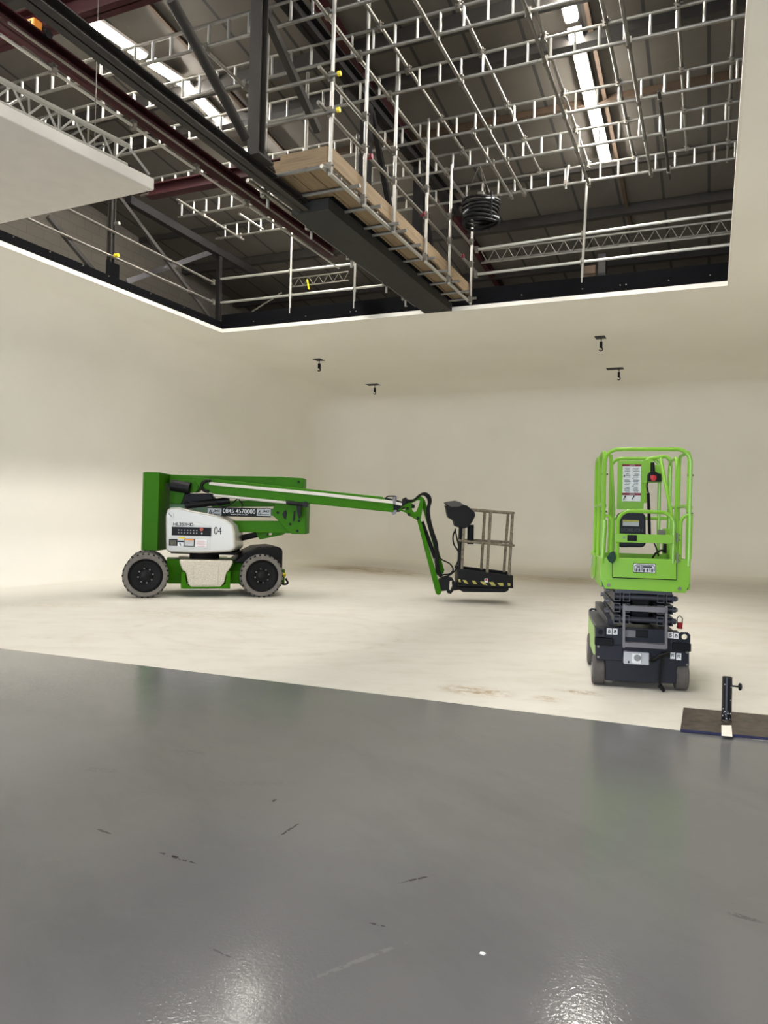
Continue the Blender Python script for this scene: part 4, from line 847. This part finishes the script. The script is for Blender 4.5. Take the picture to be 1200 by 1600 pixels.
box(ua[1]+.05, ua[2]-.05, .2, LEN-.2, rows[2]-.06, rows[0]+.03).build('lift_cylinder', M['black'], sl_, .03)
SB('arm_spacer', (-0.214, 0.05, 0.799), (0.245, 0.05, 0.836), .03, LEN-.1, M['scissor_steel'], .004)
MB().beam((ua[0]-.03,.25,rows[2]-.06),(ua[0]-.08,1.1,rows[2]-.0),.06,.07).build('support_strut', M['scissor_steel'], sl_)
# step ladder on the front
YL = -.06
l0, l1 = (-0.145, -0.06, 0.351), (-0.15, -0.06, 0.716); r0, r1 = (0.19, -0.06, 0.364), (0.185, -0.06, 0.716)
ld = MB().beam(l0, l1, .02, .04, (0,1,0)).build('ladder_side', M['steel_grey'], sl_, .003); MB().beam(r0, r1, .02, .04, (0,1,0)).build('ladder_side', M['steel_grey'], sl_, .003)
SB('step', (l0[0], 0, (-0.021, -0.06, 0.661)[2]), (r0[0], 0, (-0.022, -0.06, 0.706)[2]), -.08, .0, M['steel_grey'], .004); SB('step', (l0[0], 0, (-0.014, -0.06, 0.359)[2]), (r0[0], 0, (-0.015, -0.06, 0.399)[2]), -.08, .0, M['steel_grey'], .004)
SB('recess_plate', (-0.128, -0.01, 0.392), (0.192, -0.01, 0.513), -.012, .01, M['navy'], .004); SB('handle_recess', (-0.042, -0.02, 0.437), (0.054, -0.02, 0.501), -.018, .0, M['black'], .008); SB('plate', (-0.135, -0.02, 0.431), (-0.043, -0.02, 0.496), -.02, .0, M['steel_grey'], .008)
# charger box, cable, stickers
cb4 = SB('charger_box', (-0.14, -0.04, 0.213), (0.063, -0.04, 0.318), -.045, .01, M['pale_box'], .006)
SB('socket_cover', (-0.073, -0.06, 0.221), (0.002, -0.06, 0.309), -.06, -.03, M['white'], .01, cb4); MB().lathe([(.0,-.066),(.022,-.066),(.03,-.058)], ((-0.033, -0.06, 0.272)[0],0,(-0.033, -0.06, 0.272)[2]), 'y', 18).build('socket_face', M['greyink'], cb4)
SB('switch', (-0.107, -0.05, 0.223), (-0.095, -0.05, 0.24), -.05, -.04, M['inkd'], 0, cb4)
for k in range(3): MB().path(smooth([Vector(p)+Vector((0,-.02*k,.012*k)) for p in [(0.059, -0.06, 0.257), (0.1, -0.06, 0.254), (0.139, -0.06, 0.289), (0.179, -0.06, 0.302), (0.209, -0.06, 0.32)]]), .009, 6).build('cable', M['wire'], sl_)
MB().tube((0.159, -0.06, 0.311), (0.209, -0.06, 0.32), .022, 10).build('cable_gland', M['black'], sl_)
MB().path(smooth([(0.159, -0.06, 0.29), (0.146, -0.06, 0.22), (0.142, -0.06, 0.14), (0.144, -0.06, 0.071), (0.155, -0.06, 0.04)]), .007, 6).build('cable', M['wire'], sl_)
MB().path(smooth([(0.17, -0.06, 0.275), (0.156, -0.06, 0.194), (0.15, -0.06, 0.125), (0.149, -0.06, 0.061)]), .006, 6).build('cable', M['wire'], sl_)
MB().tube((0.149, -0.06, 0.056), (0.183, -0.06, 0.01), .02, 10, .014).build('plug', M['black'], sl_)
def sticker(p0, p1, y, txt=None, m='white'):
    (px_, _, pz), (qx, _, qz) = p0, p1
    s0 = box(px_, qx, y-.003, y+.004, pz, qz).build('sticker', M[m], sl_)
    if txt:
        mx, mz, sw = (px_+qx)/2, (pz+qz)/2, (qx-px_)*.5; g_ = MB()
        if txt in 'GR': g_.path([(mx+sw*.42*math.cos(2*PI*i/14), y-.004, mz-sw*.2+sw*.42*math.sin(2*PI*i/14)) for i in range(14)], .003, 5, True); g_.beam((mx-sw*.4, y-.004, mz+sw*.65), (mx+sw*.5, y-.004, mz+sw*(.65 if txt == 'G' else .3)), .003, .006)
        else: g_.beam((mx-sw*.5, y-.004, mz-sw*.4), (mx-sw*.5, y-.004, mz+sw*.6), .003, .006); g_.beam((mx-sw*.5, y-.004, mz+sw*.6), (mx+sw*.5, y-.004, mz+sw*.6), .003, .006); g_.beam((mx+sw*.4, y-.004, mz-sw*.3), (mx-sw*.1, y-.004, mz+sw*.2), .003, .006)
        g_.build('sticker_symbol', M['inkd'], s0)
for a, b, t in (((-0.28, -0.01, 0.448), (-0.239, -0.01, 0.499), 'G'), ((-0.233, -0.01, 0.448), (-0.192, -0.01, 0.499), 'R'), ((0.211, -0.01, 0.445), (0.251, -0.01, 0.495), 'G'), ((0.257, -0.01, 0.442), (0.296, -0.01, 0.492), 'R'), ((0.235, -0.01, 0.273), (0.272, -0.01, 0.326), 'E'), ((0.281, -0.01, 0.267), (0.32, -0.01, 0.323), 'H')):
    sticker(a, b, -.006, t)
# platform
PL = 1.12
(fx0, _, _), (fx1, _, _) = (-0.337, -0.0, 0.94), (0.375, -0.0, 0.969); zf = (-0.019, -0.0, 0.91)[2]
fp = [(-0.343, 1.098), (0.375, 1.105), (0.376, 0.916), (0.341, 0.827), (-0.303, 0.835), (-0.339, 0.918)]
MB().prism(fp, -.01, .012).build('front_skirt', M['lime'], sl_, .003)
gt = MB().prism([(-0.243, 1.097), (0.261, 1.099), (0.265, 0.937), (-0.242, 0.937)], -.028, -.008).build('gate_panel', M['lime'], sl_, .003)
sm = MB(); 
for a, b in ([(-0.248, -0.02, 1.097), (-0.244, -0.02, 0.934)], [(-0.244, -0.02, 0.932), (0.265, -0.02, 0.934)], [(0.267, -0.02, 0.934), (0.264, -0.02, 1.1)]): sm.beam(a, b, .006, .006)
sm.build('gate_gap', M['inkd'], sl_)
box(fx0, fx1, .0, PL, zf-.02, zf+.02).build('platform_floor', M['steel_grey'], sl_)
zt_ = (-0.335, -0.0, 1.098)[2]
box(fx0-.005, fx0+.01, .01, PL, zf-.06, zt_).build('toe_board', M['lime'], sl_); box(fx1-.01, fx1+.005, .01, PL, zf-.06, zt_).build('toe_board', M['lime'], sl_); box(fx0, fx1, PL-.015, PL, zf-.06, zt_).build('toe_board', M['lime'], sl_)
MB().prism([(.55,zt_-.02),(PL+.04,zt_+.02),(PL+.04,zt_-.16),(PL-.06,zt_-.26),(.6,zt_-.2)], fx0-.02, fx0-.006, 'yz').build('side_plate', M['lime'], sl_, .004)
MB().lathe([(.055,0),(.055,.004)], (0,0,0), 'x', 20).build('round_sticker', M['silver'], sl_).location = (fx0-.026, .95, zt_-.08)
for p in [(-0.273, -0.01, 0.867), (0.296, -0.01, 0.86)]: MB().lathe([(0,-.02),(.014,-.02),(.016,-.008)], (p[0],0,p[2]), 'y', 14).build('skirt_bolt', M['galv'], sl_)
def post_path(pts, r=.0165, name='rail', m='lime'): return MB().path(pts, r, 9).build(name, M[m], sl_)
def hoop(p0, p1, zlo0, zlo1, y, rad, name='rail', r=.0165):
    (xa, _, za), (xb, _, zb_) = p0, p1
    pts = [(xa, y, zlo0)] + [(xa+rad-rad*math.cos(t), y, za-rad+rad*math.sin(t)) for t in [PI/2*i/8 for i in range(9)]] + [(xb-rad+rad*math.sin(t), y, zb_-rad+rad*math.cos(t)) for t in [PI/2*i/8 for i in range(9)]] + [(xb, y, zlo1)]
    return post_path(pts, r, name)
hoop((-0.327, 0.0, 2.022), (0.361, 0.0, 2.025), zt_-.05, zt_-.05, .0, .11, 'front_rail')
for a, b in (((-0.316, 0.0, 1.421), (-0.327, -0.0, 1.093)), ((0.367, -0.0, 1.486), (0.365, -0.0, 1.108))):
    MB().tube((a[0], 0, a[2]), (b[0], 0, b[2]), .021, 10).build('post_sleeve', M['lime'], sl_)
hoop((-0.21, -0.02, 1.5), (0.235, -0.02, 1.494), zt_-.03, zt_-.03, -.018, .1, 'gate_rail')
(a,_,b), (c,_,d) = (-0.233, -0.03, 1.233), (0.233, -0.03, 1.307); gp = box(a, c, -.04, -.02, b, d).build('gate_band', M['lime'], sl_, .004)
SB('latch', (-0.134, -0.04, 1.248), (-0.058, -0.04, 1.298), -.05, -.03, M['inkd'], .004, gp); MB().lathe([(0,-.045),(.01,-.045),(.01,-.035)], ((-0.16, -0.04, 1.274)[0],0,(-0.16, -0.04, 1.274)[2]), 'y', 10).build('latch_bolt', M['galv'], gp)
(a,_,b) = (0.294, -0.0, 1.479); c = (0.365, -0.0, 1.481)[0]; rad = .075
post_path([(a, 0, zt_-.02)] + [(a+rad-rad*math.cos(t), 0, b-rad+rad*math.sin(t)) for t in [PI/2*i/8 for i in range(9)]] + [(c, 0, b)], .014, 'corner_rail')
(a,_,b) = (-0.259, 0.0, 1.455); c = (-0.312, 0.0, 1.454)[0]; rad = .05
post_path([(a, 0, zt_-.02)] + [(a-rad+rad*math.cos(t), 0, b-rad+rad*math.sin(t)) for t in [PI/2*i/8 for i in range(9)]] + [(c, 0, b)], .014, 'corner_rail')
hg = MB()
for (a,_,b), (c,_,d) in ([(0.256, -0.02, 1.249), (0.269, -0.02, 1.324)], [(0.259, -0.02, 1.073), (0.273, -0.02, 1.159)]):
    hg.box(a, c, -.035, -.015, b, d)
hg.build('gate_hinge', M['galv'], sl_)
hb = MB()
for p in [(0.242, -0.02, 1.307), (0.243, -0.02, 1.264), (0.285, -0.02, 1.308), (0.285, -0.02, 1.266), (0.245, -0.02, 1.136), (0.246, -0.02, 1.094), (0.288, -0.02, 1.138), (0.289, -0.02, 1.095)]: hb.lathe([(0,-.03),(.006,-.03),(.006,-.01)], (p[0],0,p[2]), 'y', 8)
hb.build('hinge_screws', M['galv'], sl_)
# side rails: an outer hoop along each side
def side_hoop(x, ya, yb_, ztop, zlow, rad=.1, r=.0165, name='side_rail'):
    pts = [(x, ya, zlow)] + [(x, ya+rad-rad*math.cos(t), ztop-rad+rad*math.sin(t)) for t in [PI/2*i/8 for i in range(9)]] + [(x, yb_-rad+rad*math.sin(t), ztop-rad+rad*math.cos(t)) for t in [PI/2*i/8 for i in range(9)]] + [(x, yb_, zlow)]
    return post_path(pts, r, name)
zr = (-0.329, 0.0, 2.011)[2]; xl = fx0+.012; xr = fx1-.012
for x in (xl, xr):
    side_hoop(x, .06, .56, zr, zt_-.03); side_hoop(x, .66, PL-.03, zr, zt_-.03)
    post_path([(x, .06, (zr+zt_)/2), (x, .56, (zr+zt_)/2)], .0155, 'mid_rail'); post_path([(x, .66, (zr+zt_)/2), (x, PL-.03, (zr+zt_)/2)], .0155, 'mid_rail')
    MB().box(x-.02, x+.02, .0, .1, (zr+zt_)/2-.03, (zr+zt_)/2+.0).build('rail_bracket', M['lime'], sl_, .004)
    clp = MB()
    for z_ in (zr-.2, zr-.52): clp.tube((x-.02, .03, z_), (x+.03, .03, z_), .008, 8)
    clp.build('rail_pins', M['galv'], sl_)
# sloped inner braces seen right
for x, s in ((xr-.1, 1),): post_path([(x-.07, .5, zr-.02), (x, .25, zr-.55), (x+.005, .25, zt_-.02)], .016, 'gate_post')
for x in (xl+.07,): post_path([(x-.0, .3, zr-.01), (x+.03, .25, zr-.5), (x+.03, .25, zt_-.02)], .016, 'gate_post')
# far end of the platform: hoop, sign panel, controller, document box
hoop((-0.186, 1.1, 2.034), (0.272, 1.1, 2.037), zt_, zt_, PL-.03, .1, 'back_rail')
hoop((0.135, 1.1, 2.036), (0.367, 1.1, 2.054), zt_+.5, zt_, PL-.05, .06, 'back_rail', .018)
post_path([((-0.173, 1.1, 1.439)[0], PL-.03, (-0.173, 1.1, 1.439)[2]), (xr, PL-.03, (0.338, 1.1, 1.452)[2])], .0165, 'back_rail')
sp2 = SB('sign_panel', (-0.125, 1.08, 1.529), (0.127, 1.08, 2.013), 1.07, 1.085, M['lime'], .004)
lb_ = SB('instruction_label', (-0.077, 1.06, 1.612), (0.095, 1.06, 1.976), 1.062, 1.072, M['white'], 0, sp2)
for a, b in (((-0.085, 1.06, 1.956), (0.095, 1.06, 1.976)), ((-0.078, 1.06, 1.671), (0.101, 1.06, 1.694))):
    SB('label_header', a, b, 1.059, 1.066, M['maroon'], 0, sp2)
    text_fit('DANGER', (a[0]+.07, a[2]+.006, b[0]-.06, b[2]-.006), 1.0575, 'label_lettering', M['white'], sp2)
ll = MB(); (ax, _, az), (bx, _, bz) = (-0.07, 1.06, 1.7), (0.087, 1.06, 1.948)
random.seed(3)
for c_i in range(2):
    for k in range(17):
        if k in (4, 9, 13): continue
        zz = az+(bz-az)*k/17; xx = ax+(bx-ax)*(.52*c_i+.06+.08*(k % 3 == 0)); ll.box(xx, ax+(bx-ax)*(.52*c_i+.44-.1*random.random()), 1.0585, 1.064, zz, zz+.007)
ll.build('label_lines', M['greyink'], sp2)
for t, a, b in (('1', (-0.067, 1.06, 1.848), (-0.059, 1.06, 1.871)), ('3', (0.013, 1.06, 1.916), (0.024, 1.06, 1.941)), ('2', (0.014, 1.06, 1.831), (0.026, 1.06, 1.853)), ('4', (0.013, 1.06, 1.749), (0.028, 1.06, 1.771))): text_fit(t, (a[0],a[2],b[0],b[2]), 1.0575, 'label_number', M['inkd'], sp2)
pic = MB()
for a, b in ([(-0.065, 1.06, 1.624), (-0.048, 1.06, 1.659)], [(0.016, 1.06, 1.632), (0.033, 1.06, 1.661)]): pic.beam((a[0],1.06,a[2]),(b[0],1.06,b[2]),.005,.008); pic.lathe([(0,1.058),(.008,1.058),(.008,1.064)], (b[0],0,b[2]), 'y', 8)
pic.build('label_pictogram', M['inkd'], sp2)
MB().prism([(0.104, 1.79), (0.099, 2.01), (0.129, 2.023), (0.2, 2.023), (0.201, 1.973), (0.302, 1.968), (0.304, 1.874), (0.288, 1.799)], 1.05, 1.065).build('controller_bracket', M['lime'], sl_, .003)
ct = MB().prism([(0.148, 1.806), (0.15, 1.875), (0.17, 1.9), (0.217, 1.9), (0.241, 1.882), (0.27, 1.879), (0.272, 1.805)], .95, 1.05).build('controller', M['black'], sl_, .008)
MB().tube((0.196, 1.0, 1.895), (0.191, 1.0, 1.991), .023, 12, .018).build('joystick', M['black'], ct)
p = (0.195, 0.94, 1.836); MB().lathe([(.0,.925),(.024,.927),(.028,.935),(.028,.95)], (p[0],0,p[2]), 'y', 20).build('stop_button', M['red'], ct)
SB('controller_label', (0.169, 0.94, 1.848), (0.221, 0.94, 1.858), .947, .952, mat('pink_label', '#D88A90', .5), 0, ct)
MB().path(smooth([(0.151, 1.0, 1.801), (0.146, 1.0, 1.757), (0.159, 1.0, 1.689)]), .008, 6).build('controller_cable', M['wire'], sl_)
ca, cb5 = (0.159, 1.0, 1.689), (0.179, 1.0, 1.298); hl = []
for i in range(300):
    t = i/299; a = t*2*PI*38; c_ = Vector(ca).lerp(Vector(cb5), t); hl.append(c_ + Vector((.011*math.cos(a), .011*math.sin(a), 0)))
MB().path(hl, .0055, 5).build('coiled_cable', M['wire'], sl_)
MB().path(smooth([(0.166, 0.9, 1.3), (0.203, 0.9, 1.227), (0.233, 0.9, 1.155), (0.252, 0.9, 1.088)]), .007, 6).build('controller_cable', M['wire'], sl_); MB().path(smooth([(0.181, 0.8, 1.072), (0.215, 0.8, 1.122), (0.26, 0.8, 1.147), (0.306, 0.8, 1.137)]), .01, 6).build('controller_cable', M['wire'], sl_)
db_px = [(-0.097, 1.159), (-0.122, 1.189), (-0.132, 1.408), (-0.128, 1.477), (-0.092, 1.503), (0.104, 1.505), (0.134, 1.471), (0.143, 1.204), (0.123, 1.166)]
db = MB().prism(db_px, .95, 1.07).build('document_box', M['navy'], sl_, .02, 3)
SB('box_label', (-0.077, 0.94, 1.369), (0.072, 0.94, 1.426), .942, .955, M['silver'], 0, db); SB('box_label_header', (-0.078, 0.94, 1.407), (0.072, 0.94, 1.426), .939, .95, M['hazard'], 0, db)
(a,_,b), (c,_,d) = (-0.091, 0.94, 1.313), (0.106, 0.94, 1.347); text_fit('DOMLION', (a,b,c,d), .946, 'embossed_lettering', M['scissor_steel'], db, bold=.01)
SB('socket_box', (0.292, 0.9, 1.12), (0.319, 0.9, 1.219), .86, .92, M['black']); SB('socket_plate', (0.288, 0.95, 1.106), (0.358, 0.95, 1.353), .93, .95, M['lime']); SB('bracket_plate', (0.242, 0.9, 1.29), (0.31, 0.9, 1.34), .9, .92, M['galv'])
MB().prism([(-0.297, 1.102), (-0.272, 1.146), (-0.236, 1.158), (-0.222, 1.099), (-0.249, 1.05), (-0.281, 1.07)], -.07, -.03).build('cloth_pouch', M['dkgreen'], sl_, .01, label='dark green cloth pouch')
lb2 = SB('front_label', (-0.081, -0.03, 0.982), (0.101, -0.03, 1.062), -.033, -.025, M['inkd'], .004); SB('label_face', (-0.076, -0.035, 0.987), (0.097, -0.035, 1.058), -.036, -.028, M['white'], .004, lb2)
fm = MB()
for a, b in ([(-0.067, -0.04, 0.997), (-0.068, -0.04, 1.04)], [(-0.068, -0.04, 1.04), (-0.052, -0.04, 1.047)], [(-0.052, -0.04, 1.047), (0.075, -0.04, 1.049)], [(0.075, -0.04, 1.049), (0.087, -0.04, 1.041)], [(0.087, -0.04, 1.041), (0.088, -0.04, 0.998)], [(-0.011, -0.04, 1.042), (-0.01, -0.04, 0.994)], [(0.052, -0.04, 1.045), (0.053, -0.04, 0.996)]): fm.beam((a[0],-.0375,a[2]),(b[0],-.0375,b[2]),.003,.006)
for p in [(-0.052, -0.04, 1.011), (-0.031, -0.04, 1.012), (0.007, -0.04, 1.011), (0.033, -0.04, 1.012), (0.071, -0.04, 1.013)]: fm.lathe([(0,-.039),(.009,-.039),(.009,-.036)], (p[0],0,p[2]), 'y', 8); fm.box(p[0]-.008,p[0]+.008,-.039,-.036,p[2]-.02,p[2]-.006)
for p0, p1 in ([(-0.055, -0.04, 1.027), (-0.024, -0.04, 1.037)], [(-0.003, -0.04, 1.026), (0.07, -0.04, 1.041)]): fm.box(p0[0],p1[0],-.039,-.036,p0[2],p1[2])
fm.build('label_drawing', M['scissor_steel'], lb2)
SB('side_sticker', (-0.29, -0.01, 0.91), (-0.254, -0.01, 0.944), -.013, -.0, M['lime'], 0)
tag(sl_, 'lime green scissor lift with railed platform and dark chassis on the white floor', 'scissor lift')

# ---------------------------------------------------------------- weighted base plate with a pole socket
bp = empty('pole_stand', (.14, 5.78, 0))
(ax, ay, _), (bx, by, _) = (-0.162, 6.056, 0.02), (-0.161, 5.404, 0.02)
pm = MB().prism([(bx-.14,by-5.78),(.47,5.512-5.78),(.47,6.15-5.78),(ax-.14,ay-5.78)], .0, .02, 'xy').build('base_plate', M['oldplate'], bp, .003)
MB().beam((bx-.14,by-5.78-.002,.011),(.47,5.512-5.78-.002,.011),.004,.017).build('front_edge', M['blueedge'], pm)
q = (0.127, 5.777, 0.02); qx, qy = q[0]-.14, q[1]-5.78
zt2 = (0.116, 5.62, 0.332)[2]
MB().lathe([(.026,zt2),(.033,zt2),(.033,.02)], (qx,qy,0), 'z', 24).build('tube', M['tubeblk'], bp)
MB().lathe([(0,zt2-.03),(.027,zt2-.03),(.027,zt2+.001),(.0265,zt2+.001)], (qx,qy,0), 'z', 20).build('tube_bore', M['inkd'], bp)
MB().lathe([(.036,.02),(.036,.03),(.033,.034)], (qx,qy,0), 'z', 24).build('weld_collar', M['oldplate'], bp)
kz = zt2-.06
MB().tube((qx+.03,qy,kz),(qx+.075,qy,kz),.006,8).build('clamp_screw', M['black'], bp)
kn_ = MB().lathe([(0,.07),(.012,.07),(.026,.075),(.026,.088),(.012,.095),(0,.095)], (qx,qy,kz), 'x', 12).build('clamp_knob', M['black'], bp)
ch_ = MB(); random.seed(5)
for k in range(16):
    a = random.uniform(-2.4,-.7); z = random.uniform(.03,.3) if k > 9 else random.uniform(.03,.1); x = .0335*math.cos(a); y = .0335*math.sin(a); ch_.lathe([(0,-.0005),(random.uniform(.002,.005),-.0003),(0,.0005)], (qx+x,qy+y,z), 'y', 6)
ch_.build('paint_chips', M['white'], bp)
t0_, t1_ = [(0.093, 5.644, 0.021), (0.091, 5.364, 0.021)]; t2_, t3_ = [(0.156, 5.375, 0.021), (0.157, 5.671, 0.021)]
MB().prism([(t0_[0]-.14,t0_[1]-5.78),(t1_[0]-.14,t1_[1]-5.78),(t2_[0]-.14,t2_[1]-5.78),(t3_[0]-.14,t3_[1]-5.78)], .02, .0215, 'xy').build('white_tape', M['lip'], bp)
tag(bp, 'dark steel base plate with a short black pole socket at the floor edge', 'stand')
o = empty('paper_scrap', (-0.646, 2.34, 0.0)); MB().prism([(-.008,-.006),(.007,-.009),(.011,.003),(.0,.01),(-.009,.006)], .0, .002, 'xy').build('scrap', M['white'], o); tag(o, 'tiny white scrap lying on the grey floor in front', 'scrap')


# ---------------------------------------------------------------- light from the big open door behind the camera
sky = bpy.data.worlds.new('world'); scene.world = sky; sky.use_nodes = True
bg = sky.node_tree.nodes['Background']; bg.inputs[0].default_value = (.75,.85,1,1); bg.inputs[1].default_value = .5
al = bpy.data.lights.new('door_daylight', 'AREA'); al.shape = 'RECTANGLE'; al.size = 11.3; al.size_y = 4.9; al.energy = 1250; al.color = (.82,.9,1)
ao = bpy.data.objects.new('door_daylight', al); C.objects.link(ao); ao.location = (-3.2, -9.3, 2.5); ao.rotation_euler = (math.radians(90), 0, 0)
# ---------------------------------------------------------------- render look
vs = scene.view_settings; vs.view_transform = 'Standard'; vs.look = 'None'; vs.gamma = 1; vs.use_curve_mapping = False; vs.exposure = 0.14
scene.cycles.use_denoising = True; scene.cycles.max_bounces = 12; scene.cycles.diffuse_bounces = 10; scene.cycles.sample_clamp_indirect = 8
